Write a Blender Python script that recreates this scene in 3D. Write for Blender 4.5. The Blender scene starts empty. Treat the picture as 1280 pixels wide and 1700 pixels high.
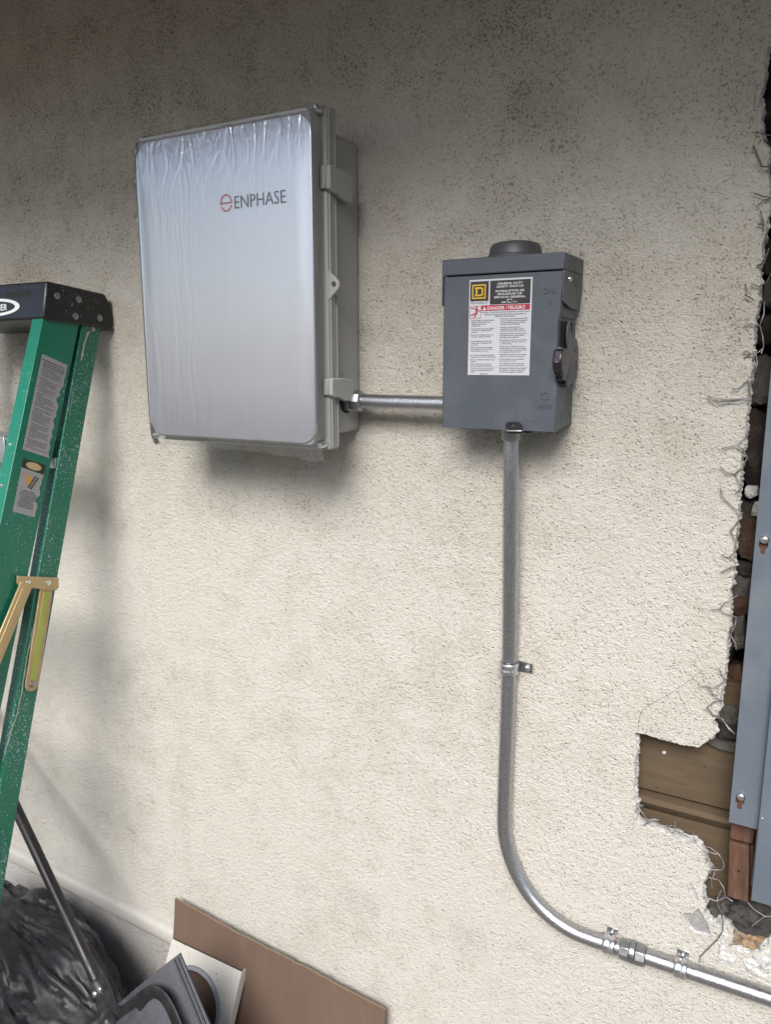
import bpy, bmesh, math, random
from mathutils import Vector, Matrix, noise
from mathutils.geometry import delaunay_2d_cdt
R = math.radians
rng = random.Random(7)
S = bpy.context.scene
COL = S.collection

# ------------------------------------------------------------------ camera
CAM_D, CAM_Z, FPX = 1.19, 1.70, 1284.0
cd = bpy.data.cameras.new('camera'); cam = bpy.data.objects.new('camera', cd); COL.objects.link(cam)
cam.location = (0, -CAM_D, CAM_Z)
cam.rotation_euler = (R(90 - 11), 0, R(29))
cd.sensor_width = 36; cd.lens = FPX / 1700 * 36; cd.clip_start = 0.02; cd.clip_end = 500
S.camera = cam
S.render.resolution_x = 772; S.render.resolution_y = 1024

# ------------------------------------------------------------------ sky, sun, exposure
SUN_EL, SUN_AZ = 38.5, 12.0         # azimuth measured from the wall's normal, negative = from the left
w = bpy.data.worlds.new('World'); S.world = w; w.use_nodes = True
nt = w.node_tree; nt.nodes.clear()
sky = nt.nodes.new('ShaderNodeTexSky'); sky.sky_type = 'NISHITA'; sky.sun_disc = False
sky.sun_elevation = R(SUN_EL); sky.sun_rotation = R(180 + SUN_AZ * -1)
sky.air_density = 1.0; sky.dust_density = 2.0; sky.ozone_density = 1.0
bg = nt.nodes.new('ShaderNodeBackground'); bg.inputs[1].default_value = 0.066
wo = nt.nodes.new('ShaderNodeOutputWorld')
nt.links.new(sky.outputs[0], bg.inputs[0]); nt.links.new(bg.outputs[0], wo.inputs[0])
sl = bpy.data.lights.new('sun', 'SUN'); sun = bpy.data.objects.new('sun', sl); COL.objects.link(sun)
sl.energy = 1.5; sl.angle = R(32); sl.color = (1.0, 0.975, 0.94)
sd = Vector((math.sin(R(SUN_AZ)) * math.cos(R(SUN_EL)), -math.cos(R(SUN_AZ)) * math.cos(R(SUN_EL)), math.sin(R(SUN_EL))))
sun.rotation_euler = sd.to_track_quat('Z', 'Y').to_euler(); sun.location = (-2, -6, 6)
vs = S.view_settings; vs.view_transform = 'Standard'; vs.look = 'None'; vs.gamma = 1; vs.use_curve_mapping = False
vs.exposure = 1.66

# ------------------------------------------------------------------ layout helpers (metres; wall face is Y = 0)
_y, _p = R(29), R(11)
_F = Vector((-math.sin(_y) * math.cos(_p), math.cos(_y) * math.cos(_p), -math.sin(_p)))
_Rt = Vector((math.cos(_y), math.sin(_y), 0)); _U = _Rt.cross(_F); _C = Vector((0, -CAM_D, CAM_Z))
def W(px, py, Y=0.0):                       # survey point seen at (px, py) that lies at depth Y
    d = _F + _Rt * ((px - 640) / FPX) - _U * ((py - 850) / FPX)
    return _C + d * ((Y + CAM_D) / d.y)
def WX(px, py, X):                          # same, on the plane x = X
    d = _F + _Rt * ((px - 640) / FPX) - _U * ((py - 850) / FPX)
    return _C + d * (X / d.x)

# ------------------------------------------------------------------ materials
def newmat(name):
    m = bpy.data.materials.new(name); m.use_nodes = True
    n = m.node_tree; b = n.nodes['Principled BSDF']; return m, n, b
def N(n, t, **k):
    o = n.nodes.new(t)
    for a, v in k.items():
        if a.startswith('i_'):
            key = a[2:].replace('_', ' ')
            o.inputs[int(key) if key.isdigit() else key].default_value = v
        else: setattr(o, a, v)
    return o
def coords(n, scale=(1, 1, 1), src='Object'):
    tc = N(n, 'ShaderNodeTexCoord'); mp = N(n, 'ShaderNodeMapping'); mp.inputs['Scale'].default_value = scale
    n.links.new(tc.outputs[src], mp.inputs[0]); return mp.outputs[0]
def ntex(n, vec, scale, detail=3, rough=.55):
    t = N(n, 'ShaderNodeTexNoise'); t.inputs['Scale'].default_value = scale
    t.inputs['Detail'].default_value = detail; t.inputs['Roughness'].default_value = rough
    n.links.new(vec, t.inputs['Vector']); return t.outputs[0]
def ramp(n, fac, a, b, ca=(0, 0, 0, 1), cb=(1, 1, 1, 1)):
    r = N(n, 'ShaderNodeValToRGB'); e = r.color_ramp.elements
    e[0].position = a; e[0].color = ca; e[1].position = b; e[1].color = cb
    n.links.new(fac, r.inputs[0]); return r.outputs[0]
def math_(n, op, a, b=None):
    m = N(n, 'ShaderNodeMath', operation=op)
    for i, v in enumerate((a, b)):
        if v is None: continue
        if isinstance(v, (int, float)): m.inputs[i].default_value = v
        else: n.links.new(v, m.inputs[i])
    return m.outputs[0]
def mixc(n, fac, a, b):
    m = N(n, 'ShaderNodeMix', data_type='RGBA')
    for i, v in ((0, fac), (6, a), (7, b)):
        if isinstance(v, (int, float)): m.inputs[i].default_value = v
        elif isinstance(v, tuple): m.inputs[i].default_value = v if len(v) == 4 else v + (1,)
        else: n.links.new(v, m.inputs[i])
    return m.outputs[2]
def bump(n, b, h, dist, strength=1.0):
    bp = N(n, 'ShaderNodeBump'); bp.inputs['Distance'].default_value = dist; bp.inputs['Strength'].default_value = strength
    n.links.new(h, bp.inputs['Height']); n.links.new(bp.outputs[0], b.inputs['Normal'])
def c4(c): return tuple(c) + (1,)

def simple(name, col, rough=.5, metal=0.0, var=.12, vscale=30, dust=None, dustamt=.5, dscale=18, bmp=0.0, bscale=200, spec=.5, stretch=(1, 1, 1)):
    m, n, b = newmat(name); v = coords(n, stretch)
    f = ntex(n, v, vscale, 4, .6)
    c = mixc(n, f, tuple(x * (1 - var) for x in col), tuple(min(1, x * (1 + var)) for x in col))
    if dust:
        g = ramp(n, ntex(n, v, dscale, 6, .68), .48, .72)
        c = mixc(n, math_(n, 'MULTIPLY', g, dustamt), c, dust)
        rr = math_(n, 'ADD', math_(n, 'MULTIPLY', g, .35), rough); n.links.new(rr, b.inputs['Roughness'])
    else:
        rr = math_(n, 'ADD', math_(n, 'MULTIPLY', math_(n, 'SUBTRACT', f, .5), .25), rough); n.links.new(rr, b.inputs['Roughness'])
    n.links.new(c, b.inputs['Base Color']); b.inputs['Metallic'].default_value = metal
    b.inputs['Specular IOR Level'].default_value = spec
    if bmp: bump(n, b, ntex(n, v, bscale, 4, .6), bmp)
    return m

def make_stucco(name, dirty=1.0, tint=(.605, .576, .512)):
    m, n, b = newmat(name); v = coords(n, (1, 1, 1))
    # sand-dash render: fine grain, small pits scattered between the grains
    wn = N(n, 'ShaderNodeTexNoise'); wn.inputs['Scale'].default_value = 150; wn.inputs['Detail'].default_value = 1
    n.links.new(v, wn.inputs['Vector'])
    ws = N(n, 'ShaderNodeVectorMath', operation='SCALE'); ws.inputs['Scale'].default_value = .007; n.links.new(wn.outputs['Color'], ws.inputs[0])
    wv = N(n, 'ShaderNodeVectorMath', operation='ADD'); n.links.new(v, wv.inputs[0]); n.links.new(ws.outputs[0], wv.inputs[1])
    vo = N(n, 'ShaderNodeTexVoronoi', feature='F1'); vo.inputs['Scale'].default_value = 205; n.links.new(wv.outputs[0], vo.inputs['Vector'])
    sepc = N(n, 'ShaderNodeSeparateColor'); n.links.new(vo.outputs['Color'], sepc.inputs[0]); rnd = sepc.outputs[0]
    near = ramp(n, vo.outputs['Distance'], .10, .42, (1, 1, 1, 1), (0, 0, 0, 1))
    grain = ntex(n, v, 330, 3, .72)
    coarse = ntex(n, v, 120, 2, .6)
    pit = math_(n, 'MULTIPLY', near, ramp(n, rnd, .40, .70))
    h = math_(n, 'ADD', math_(n, 'MULTIPLY', grain, 1.1), math_(n, 'MULTIPLY', coarse, 1.0))
    h = math_(n, 'SUBTRACT', h, math_(n, 'MULTIPLY', pit, .55))
    bump(n, b, h, .0042, 1.0)
    # colour: cream paint, brown grime in patches, thickened upwards to paint in warm eave shade, dirt caught in the pits where the wall is grimy
    big = ntex(n, v, 2.3, 4, .55); mid = ntex(n, v, 13, 4, .7)
    sep = N(n, 'ShaderNodeSeparateXYZ'); n.links.new(coords(n), sep.inputs[0])
    up = N(n, 'ShaderNodeMapRange'); up.inputs['From Min'].default_value = 1.25; up.inputs['From Max'].default_value = 2.1
    n.links.new(sep.outputs['Z'], up.inputs['Value'])
    grime_shade = math_(n, 'ADD', math_(n, 'MULTIPLY', up.outputs[0], .40), math_(n, 'MULTIPLY', math_(n, 'SUBTRACT', mid, .5), 1.5))  # random grime plus a rise with height that stands in for eave shade
    grime_shade = math_(n, 'ADD', grime_shade, math_(n, 'MULTIPLY', math_(n, 'SUBTRACT', big, .45), 1.3))
    dcl = ramp(n, grime_shade, .0, .85)
    base = mixc(n, big, tuple(x * .97 for x in tint), tuple(min(1, x * 1.04) for x in (tint[0], tint[1] * 1.01, tint[2] * 1.03)))
    base = mixc(n, math_(n, 'MULTIPLY', dcl, .38 * dirty), base, (.25, .20, .105))
    # black-brown mould specks: more of them the dirtier the patch
    sp = ntex(n, wv.outputs[0], 245, 2, .7)
    thr = math_(n, 'ADD', sp, math_(n, 'MULTIPLY', dcl, .11))
    speck = ramp(n, thr, .635, .685)
    pf = math_(n, 'MULTIPLY', speck, math_(n, 'ADD', math_(n, 'MULTIPLY', dcl, .72 * dirty), .10))
    base = mixc(n, pf, base, (.085, .067, .045))
    pd = math_(n, 'MULTIPLY', pit, math_(n, 'ADD', math_(n, 'MULTIPLY', dcl, .55 * dirty), .14))
    base = mixc(n, pd, base, (.16, .14, .11))
    # grey scuffs on a few spots, faint run-off streaks
    sc = ramp(n, math_(n, 'ADD', ntex(n, v, 4.2, 2, .5), math_(n, 'MULTIPLY', ntex(n, v, 60, 3, .7), .25)), .755, .83)
    base = mixc(n, math_(n, 'MULTIPLY', sc, .18 * dirty), base, (.24, .235, .225))
    st = ramp(n, ntex(n, coords(n, (14, 14, .9)), 1, 4, .6), .56, .80)
    base = mixc(n, math_(n, 'MULTIPLY', st, .12 * dirty), base, (.36, .32, .25))
    n.links.new(base, b.inputs['Base Color']); b.inputs['Roughness'].default_value = .9
    b.inputs['Specular IOR Level'].default_value = .25
    return m

M = {}
M['stucco'] = make_stucco('stucco')
M['stucco_base'] = make_stucco('stucco_base', .5, (.54, .52, .49))
M['broken'] = simple('broken_plaster', (.52, .51, .495), .95, var=.45, vscale=70, dust=(.22, .21, .20), dustamt=.7, dscale=60, bmp=.004, bscale=160, spec=.2)
M['spall'] = simple('grey_cement', (.27, .265, .255), .95, var=.35, vscale=120, bmp=.002, bscale=300, spec=.2)
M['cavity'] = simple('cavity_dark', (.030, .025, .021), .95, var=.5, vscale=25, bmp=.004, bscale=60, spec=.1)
M['sheath'] = simple('sheathing', (.088, .062, .037), .75, var=.25, vscale=9, dust=(.17, .135, .098), dustamt=.35, dscale=30, bmp=.0006, bscale=120, stretch=(.25, 1, 2.5), spec=.3)
M['stud'] = simple('stud_wood', (.085, .038, .021), .75, var=.5, vscale=26, dust=(.20, .145, .11), dustamt=.6, dscale=24, bmp=.0012, bscale=90, stretch=(3, 3, .5))
M['raw_wood'] = simple('raw_wood', (.25, .175, .105), .8, var=.45, vscale=40, dust=(.24, .11, .035), dustamt=.7, dscale=35, bmp=.003, bscale=140, stretch=(1, 1, .4))
M['stone_grey'] = simple('stone_grey', (.075, .068, .061), .95, var=.45, vscale=60, dust=(.15, .138, .125), dustamt=.5, dscale=50, bmp=.004, bscale=130, spec=.2)
M['stone_dark'] = simple('stone_dark', (.034, .028, .024), .95, var=.5, vscale=60, dust=(.085, .073, .062), dustamt=.5, dscale=60, bmp=.004, bscale=130, spec=.2)
M['brick'] = simple('brick_red', (.062, .037, .026), .95, var=.4, vscale=70, dust=(.12, .088, .07), dustamt=.5, dscale=60, bmp=.003, bscale=180, spec=.2)
M['paper'] = simple('tar_paper', (.026, .023, .022), .85, var=.5, vscale=50, dust=(.12, .108, .10), dustamt=.5, dscale=40, bmp=.003, bscale=90)
M['wire'] = simple('wire', (.24, .235, .23), .5, .6, var=.4, vscale=200)
M['wire_dark'] = simple('wire_dark', (.10, .095, .09), .55, .5, var=.4, vscale=200)
M['panel_grey'] = simple('panel_paint', (.100, .119, .146), .42, var=.07, vscale=6, dust=(.19, .20, .215), dustamt=.28, dscale=9, bmp=.0003, bscale=300)
M['switch_grey'] = simple('switch_paint', (.062, .073, .089), .40, var=.08, vscale=10, dust=(.10, .108, .118), dustamt=.25, dscale=20, bmp=.0004, bscale=350)
M['hub_grey'] = simple('hub_grey', (.05, .05, .055), .45, var=.1, vscale=40)
M['black'] = simple('black_plastic', (.018, .017, .018), .38, var=.2, vscale=50)
M['slot_black'] = simple('slot_black', (.01, .01, .01), .8)
M['purple_black'] = simple('handle_black', (.014, .011, .017), .28, var=.2, vscale=60)
M['poly_grey'] = simple('polycarbonate', (.31, .313, .305), .42, var=.05, vscale=12, bmp=.0001, bscale=500)
M['zinc'] = simple('zinc', (.66, .67, .69), .30, 1.0, var=.12, vscale=120)
M['cast_zinc'] = simple('cast_zinc', (.33, .34, .355), .38, 1.0, var=.18, vscale=160, bmp=.0003, bscale=400)
M['white_print'] = simple('print_white', (.62, .62, .63), .5, var=.02)
M['label_white'] = simple('label_white', (.47, .48, .515), .42, var=.03)
M['label_black'] = simple('label_black', (.022, .02, .022), .4, var=.1)
M['label_yellow'] = simple('label_yellow', (.52, .32, .02), .45, var=.05)
M['label_red'] = simple('label_red', (.34, .012, .03), .45, var=.05)
M['print_grey'] = simple('print_grey', (.030, .030, .038), .5, var=.05)
M['logo_grey'] = simple('logo_grey', (.05, .055, .065), .45, var=.05)
M['logo_red'] = simple('logo_red', (.42, .06, .05), .45, var=.05)
M['sticker'] = simple('sticker', (.30, .295, .315), .6, var=.12, vscale=60, dust=(.30, .29, .30), dustamt=.4, dscale=50)
M['tan_print'] = simple('tan_print', (.45, .35, .18), .6, var=.3, vscale=300)
M['orange_print'] = simple('orange_print', (.50, .27, .07), .6, var=.1)
M['brass_zinc'] = simple('yellow_zinc', (.46, .36, .20), .42, .75, var=.3, vscale=14, dust=(.40, .30, .22), dustamt=.5, dscale=20, stretch=(1, 1, .3))
M['green_zinc'] = simple('green_zinc', (.36, .40, .10), .42, .6, var=.3, vscale=14, stretch=(1, 1, .3))
M['old_paint'] = simple('old_paint', (.34, .37, .36), .8, var=.25, vscale=120)
M['aluminium'] = simple('aluminium', (.72, .73, .76), .33, 1.0, var=.06, vscale=40)
M['trim'] = simple('trim_paint', (.43, .415, .385), .6, var=.06, vscale=12, dust=(.36, .33, .28), dustamt=.35, dscale=40, bmp=.0004, bscale=120)
M['cardboard'] = simple('cardboard', (.118, .078, .058), .85, var=.10, vscale=5, dust=(.155, .108, .083), dustamt=.45, dscale=9, bmp=.0008, bscale=60, spec=.2, stretch=(3.2, 1, .5))
M['cardboard_edge'] = simple('cardboard_edge', (.19, .14, .10), .9, var=.3, vscale=300, spec=.2)
M['soffit'] = simple('soffit', (.20, .11, .032), .8, var=.2)
M['ground'] = simple('ground_concrete', (.22, .195, .165), .9, var=.3, vscale=3, dust=(.17, .14, .11), dustamt=.6, dscale=6, bmp=.003, bscale=60)
M['collar'] = simple('collar', (.20, .21, .235), .5, .3, var=.2, vscale=60)
M['blade'] = simple('shovel_blade', (.024, .026, .033), .5, .0, var=.35, vscale=14, dust=(.072, .077, .095), dustamt=.8, dscale=16, bmp=.0006, bscale=160)
M['shovel_black'] = simple('shovel_black', (.011, .011, .013), .42, var=.3, vscale=40, dust=(.06, .06, .065), dustamt=.5, dscale=40)
M['handle_tube'] = simple('shovel_handle', (.009, .0085, .010), .36, var=.3, vscale=40, dust=(.03, .028, .029), dustamt=.4, dscale=30)
M['bag'] = simple('bag_plastic', (.016, .0165, .019), .47, var=.3, vscale=9, dust=(.07, .07, .077), dustamt=.7, dscale=11, bmp=.0012, bscale=70)
M['wood_frame'] = simple('wood_frame', (.045, .026, .019), .8, var=.3, vscale=30, stretch=(1, 1, .3))

def make_galv():
    m, n, b = newmat('galvanised'); v = coords(n)
    s = ntex(n, v, 480, 3, .7); l = ntex(n, v, 110, 4, .7)
    f = ramp(n, s, .38, .66); f2 = ramp(n, l, .35, .7)
    c = mixc(n, f, (.33, .34, .365), (.66, .67, .70)); c = mixc(n, math_(n, 'MULTIPLY', f2, .4), c, (.34, .345, .37))
    n.links.new(c, b.inputs['Base Color']); b.inputs['Metallic'].default_value = 1
    n.links.new(math_(n, 'ADD', math_(n, 'MULTIPLY', l, .26), .22), b.inputs['Roughness'])
    bump(n, b, ntex(n, v, 500, 2, .5), .0004); return m
M['galv'] = make_galv()

def make_brushed():
    m, n, b = newmat('brushed_aluminium'); v = coords(n, (900, 900, 6))
    s = ntex(n, v, 1, 3, .6); big = ntex(n, coords(n, (6, 6, 2)), 1, 2, .5)
    n.links.new(mixc(n, s, (.64, .652, .695), (.77, .782, .825)), b.inputs['Base Color'])
    b.inputs['Metallic'].default_value = 1
    n.links.new(math_(n, 'ADD', math_(n, 'MULTIPLY', s, .10), .34), b.inputs['Roughness'])
    bump(n, b, math_(n, 'ADD', math_(n, 'MULTIPLY', s, .3), big), .0003); return m
M['brushed'] = make_brushed()

def make_film():
    m, n, b = newmat('clear_film')
    tr = N(n, 'ShaderNodeBsdfTransparent'); tr.inputs[0].default_value = (.96, .972, .99, 1)
    gl = N(n, 'ShaderNodeBsdfGlossy'); gl.inputs['Roughness'].default_value = .14
    df = N(n, 'ShaderNodeBsdfTranslucent'); df.inputs[0].default_value = (.8, .8, .82, 1)
    d2 = N(n, 'ShaderNodeBsdfDiffuse'); d2.inputs[0].default_value = (.75, .76, .78, 1)
    fr = N(n, 'ShaderNodeFresnel'); fr.inputs[0].default_value = 1.45
    m1 = N(n, 'ShaderNodeMixShader'); m2 = N(n, 'ShaderNodeMixShader'); m3 = N(n, 'ShaderNodeMixShader')
    m3.inputs[0].default_value = .5; n.links.new(df.outputs[0], m3.inputs[1]); n.links.new(d2.outputs[0], m3.inputs[2])
    m1.inputs[0].default_value = .075; n.links.new(tr.outputs[0], m1.inputs[1]); n.links.new(m3.outputs[0], m1.inputs[2])
    n.links.new(math_(n, 'ADD', math_(n, 'MULTIPLY', fr.outputs[0], 1.0), .05), m2.inputs[0])
    n.links.new(m1.outputs[0], m2.inputs[1]); n.links.new(gl.outputs[0], m2.inputs[2])
    n.links.new(m2.outputs[0], n.nodes['Material Output'].inputs[0]); return m
M['film'] = make_film()

def make_fibre(name, lo, hi, dens):
    m, n, b = newmat(name); v = coords(n)
    c = mixc(n, ntex(n, coords(n, (30, 30, 2)), 1, 4, .6), lo, hi)
    vv = coords(n, (1, 1, .55))
    nm = N(n, 'ShaderNodeTexNoise'); nm.inputs['Scale'].default_value = 420; nm.inputs['Detail'].default_value = 2; nm.inputs['Roughness'].default_value = .5
    wv = N(n, 'ShaderNodeVectorMath', operation='ADD'); ws = N(n, 'ShaderNodeVectorMath', operation='SCALE'); ws.inputs['Scale'].default_value = .006
    wn = N(n, 'ShaderNodeTexNoise'); wn.inputs['Scale'].default_value = 70; n.links.new(vv, wn.inputs['Vector'])
    n.links.new(wn.outputs['Color'], ws.inputs[0]); n.links.new(vv, wv.inputs[0]); n.links.new(ws.outputs[0], wv.inputs[1]); n.links.new(wv.outputs[0], nm.inputs['Vector'])
    cl = ramp(n, ntex(n, v, 6.5, 3, .6), .38, .66)
    thr = math_(n, 'SUBTRACT', nm.outputs[0], math_(n, 'MULTIPLY', math_(n, 'SUBTRACT', 1.0, cl), .10))
    sp = ramp(n, thr, dens, dens + .035)
    c = mixc(n, math_(n, 'MULTIPLY', sp, .75), c, (.40, .47, .44))
    n.links.new(c, b.inputs['Base Color']); b.inputs['Roughness'].default_value = .33
    bump(n, b, ntex(n, coords(n, (500, 500, 8)), 1, 2, .5), .0003)
    return m
M['green'] = make_fibre('green_fibreglass', (.003, .125, .074), (.006, .16, .097), .640)
M['green_rear'] = make_fibre('green_fibreglass_speckled', (.003, .115, .067), (.005, .145, .088), .570)
M['cap_black'] = make_fibre('cap_plastic', (.008, .008, .010), (.014, .014, .017), .655)

def make_rusty_white():
    m, n, b = newmat('rusty_white'); v = coords(n)
    c = mixc(n, ntex(n, v, 20, 3, .5), (.40, .385, .355), (.47, .455, .42))
    r1 = ramp(n, math_(n, 'SUBTRACT', ntex(n, v, 130, 4, .6), math_(n, 'MULTIPLY', ramp(n, ntex(n, v, 14, 2, .5), .40, .62, (1, 1, 1, 1), (0, 0, 0, 1)), .14)), .60, .66)
    c = mixc(n, r1, c, (.22, .085, .03))
    n.links.new(c, b.inputs['Base Color']); b.inputs['Roughness'].default_value = .5; return m
M['rusty_white'] = make_rusty_white()

# ------------------------------------------------------------------ object helpers
BASE = {}
def root(name, label, cat, loc, group=None):
    o = bpy.data.objects.new(name, None); COL.objects.link(o); o.location = loc; o.empty_display_size = .05
    o['label'] = label; o['category'] = cat
    if group: o['group'] = group
    BASE[o.name] = Vector(loc); return o
def tag(o, label, cat, group=None):
    o['label'] = label; o['category'] = cat
    if group: o['group'] = group
    return o
def rbase(o):
    while o.parent: o = o.parent
    return BASE.get(o.name, Vector((0, 0, 0)))
def finish(name, me, mats, parent=None, smooth=None, bevel=0, loc=None):
    if not isinstance(mats, (list, tuple)): mats = [mats]
    for m in mats: me.materials.append(M[m])
    if parent is not None:
        me.transform(Matrix.Translation(-rbase(parent)))
    elif loc is not None:
        me.transform(Matrix.Translation(-Vector(loc)))
    o = bpy.data.objects.new(name, me); COL.objects.link(o)
    if parent is not None: o.parent = parent
    elif loc is not None: o.location = loc; BASE[o.name] = Vector(loc)
    if smooth is not None:
        for p in me.polygons: p.use_smooth = True
        me.set_sharp_from_angle(angle=R(smooth))
    if bevel:
        b = o.modifiers.new('bevel', 'BEVEL'); b.width = bevel; b.segments = 2; b.limit_method = 'ANGLE'; b.angle_limit = R(35)
        b.harden_normals = False
    return o
def obj(name, bm, mats, parent=None, smooth=None, bevel=0, loc=None):
    me = bpy.data.meshes.new(name); bmesh.ops.recalc_face_normals(bm, faces=bm.faces[:]); bm.to_mesh(me); bm.free()
    return finish(name, me, mats, parent, smooth, bevel, loc)
def box(bm, x0, x1, y0, y1, z0, z1):
    v = [bm.verts.new(p) for p in ((x0, y0, z0), (x1, y0, z0), (x1, y1, z0), (x0, y1, z0), (x0, y0, z1), (x1, y0, z1), (x1, y1, z1), (x0, y1, z1))]
    for f in ((0, 3, 2, 1), (4, 5, 6, 7), (0, 1, 5, 4), (1, 2, 6, 5), (2, 3, 7, 6), (3, 0, 4, 7)): bm.faces.new([v[i] for i in f])
def B(): return bmesh.new()
def boxo(name, mat, parent, x0, x1, y0, y1, z0, z1, bevel=.0015, **k):
    bm = B(); box(bm, x0, x1, y0, y1, z0, z1); return obj(name, bm, mat, parent, 40, bevel, **k)
def tube(bm, pts, r, seg=16, caps=True):
    pts = [Vector(p) for p in pts]; rings = []
    rr = r if isinstance(r, (list, tuple)) else [r] * len(pts)
    t0 = (pts[1] - pts[0]).normalized(); a = t0.orthogonal().normalized()
    for i, p in enumerate(pts):
        t = ((pts[min(i + 1, len(pts) - 1)] - pts[max(i - 1, 0)])).normalized()
        a = (a - t * a.dot(t)).normalized(); b = t.cross(a)
        rings.append([bm.verts.new(p + (a * math.cos(q) + b * math.sin(q)) * rr[i]) for q in [2 * math.pi * k / seg for k in range(seg)]])
    for i in range(len(rings) - 1):
        for k in range(seg): bm.faces.new((rings[i][k], rings[i][(k + 1) % seg], rings[i + 1][(k + 1) % seg], rings[i + 1][k]))
    if caps: bm.faces.new(rings[0][::-1]); bm.faces.new(rings[-1])
def lathe(bm, c, axis, prof, seg=24, hexa=False):   # prof: (distance along axis, radius)
    c = Vector(c); ax = Vector(axis).normalized(); a = ax.orthogonal().normalized(); b = ax.cross(a)
    rings = []
    for d, r in prof:
        rings.append([bm.verts.new(c + ax * d + (a * math.cos(q) + b * math.sin(q)) * max(r, 1e-5)) for q in [2 * math.pi * k / seg for k in range(seg)]])
    for i in range(len(rings) - 1):
        for k in range(seg): bm.faces.new((rings[i][k], rings[i][(k + 1) % seg], rings[i + 1][(k + 1) % seg], rings[i + 1][k]))
    bm.faces.new(rings[0][::-1]); bm.faces.new(rings[-1])
def cdt(outline, holes=(), extra=()):
    def ccw(l):
        l = [(p[0], p[1]) for p in l]
        return l if sum(l[i - 1][0] * l[i][1] - l[i][0] * l[i - 1][1] for i in range(len(l))) > 0 else l[::-1]
    co = [Vector(p) for p in ccw(outline)]; faces = [list(range(len(outline)))]
    k = len(outline)
    for h in map(ccw, holes):
        co += [Vector(p) for p in h]; faces.append(list(range(k, k + len(h)))); k += len(h)
    co += [Vector(p) for p in extra]
    r = delaunay_2d_cdt(co, [], faces, 0, 1e-7, True)
    vs, fs, fo = r[0], r[2], r[5]
    out = [f for f, o in zip(fs, fo) if 0 in o and not any(x > 0 for x in o)]
    return vs, out
def plate(bm, outline, holes, place, t):      # flat sheet: place(u, v, w) -> world, w from 0 to t
    vs, fs = cdt(outline, holes)
    f = [bm.verts.new(place(v.x, v.y, 0)) for v in vs]; g = [bm.verts.new(place(v.x, v.y, t)) for v in vs]
    cnt = {}
    for q in fs:
        bm.faces.new([f[i] for i in q]); bm.faces.new([g[i] for i in reversed(q)])
        for i in range(len(q)):
            e = (q[i], q[(i + 1) % len(q)]); cnt[e] = 1
    for (a, b) in cnt:
        if (b, a) not in cnt: bm.faces.new((f[b], f[a], g[a], g[b]))
def XZ(Y): return lambda u, v, w: Vector((u, Y + w, v))          # faces -Y, thickness into the wall
def YZ(X): return lambda u, v, w: Vector((X - w, u, v))          # faces +X, thickness towards -X
def circ(cx, cy, r, n=20, ry=None, a0=0, a1=2 * math.pi):
    ry = r if ry is None else ry
    full = abs(a1 - a0 - 2 * math.pi) < 1e-6
    return [(cx + r * math.cos(a0 + (a1 - a0) * k / (n if full else n - 1)), cy + ry * math.sin(a0 + (a1 - a0) * k / (n if full else n - 1))) for k in range(n)]
def rrect(x0, x1, z0, z1, r, n=8):
    p = []
    for cx, cz, a in ((x1 - r, z0 + r, -90), (x1 - r, z1 - r, 0), (x0 + r, z1 - r, 90), (x0 + r, z0 + r, 180)):
        p += [(cx + r * math.cos(R(a + 90 * k / n)), cz + r * math.sin(R(a + 90 * k / n))) for k in range(n + 1)]
    return p
def ring_strip(bm, outer, inner, place):
    a = [bm.verts.new(place(u, v, 0)) for u, v in outer]; b = [bm.verts.new(place(u, v, 0)) for u, v in inner]; n = len(a)
    for i in range(n): bm.faces.new((a[i], a[(i + 1) % n], b[(i + 1) % n], b[i]))
def flat(bm, outline, place, holes=()):
    vs, fs = cdt(outline, holes); f = [bm.verts.new(place(v.x, v.y, 0)) for v in vs]
    for q in fs: bm.faces.new([f[i] for i in q])
_fc = {}
def text_geo(s, bold=0.0):
    k = (s, bold)
    if k not in _fc:
        cu = bpy.data.curves.new('t', 'FONT'); cu.body = s; cu.resolution_u = 2; cu.offset = bold; cu.size = 1
        o = bpy.data.objects.new('t', cu); COL.objects.link(o)
        dg = bpy.context.evaluated_depsgraph_get(); me = bpy.data.meshes.new_from_object(o.evaluated_get(dg))
        v = [(p.co.x, p.co.y) for p in me.vertices]; f = [list(p.vertices) for p in me.polygons]
        bpy.data.objects.remove(o); bpy.data.curves.remove(cu); bpy.data.meshes.remove(me)
        _fc[k] = (v, f)
    return _fc[k]
def text(bm, s, x, y, h, place, width=None, align='L', bold=0.0, thick=0.0, maxw=None):
    v, f = text_geo(s, bold)
    if not v: return
    x0 = min(p[0] for p in v); x1 = max(p[0] for p in v)
    sy = h / .729; sx = sy
    if width: sx = width / (x1 - x0)
    if maxw and (x1 - x0) * sx > maxw: sx = maxw / (x1 - x0)
    wd = (x1 - x0) * sx; off = x if align == 'L' else x - wd / 2
    P = lambda w: [bm.verts.new(place(off + (p[0] - x0) * sx, y + p[1] * sy, w)) for p in v]
    a = P(0)
    for q in f:
        try: bm.faces.new([a[i] for i in q])
        except ValueError: pass
    if thick:
        b = P(thick); cnt = set()
        for q in f:
            for i in range(len(q)): cnt.add((q[i], q[(i + 1) % len(q)]))
        for (i, j) in cnt:
            if (j, i) not in cnt:
                try: bm.faces.new((a[j], a[i], b[i], b[j]))
                except ValueError: pass
def flatobj(name, bm, mat, parent):            # printed film: no normal recalculation needed
    me = bpy.data.meshes.new(name); bm.to_mesh(me); bm.free(); return finish(name, me, mat, parent)
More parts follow.
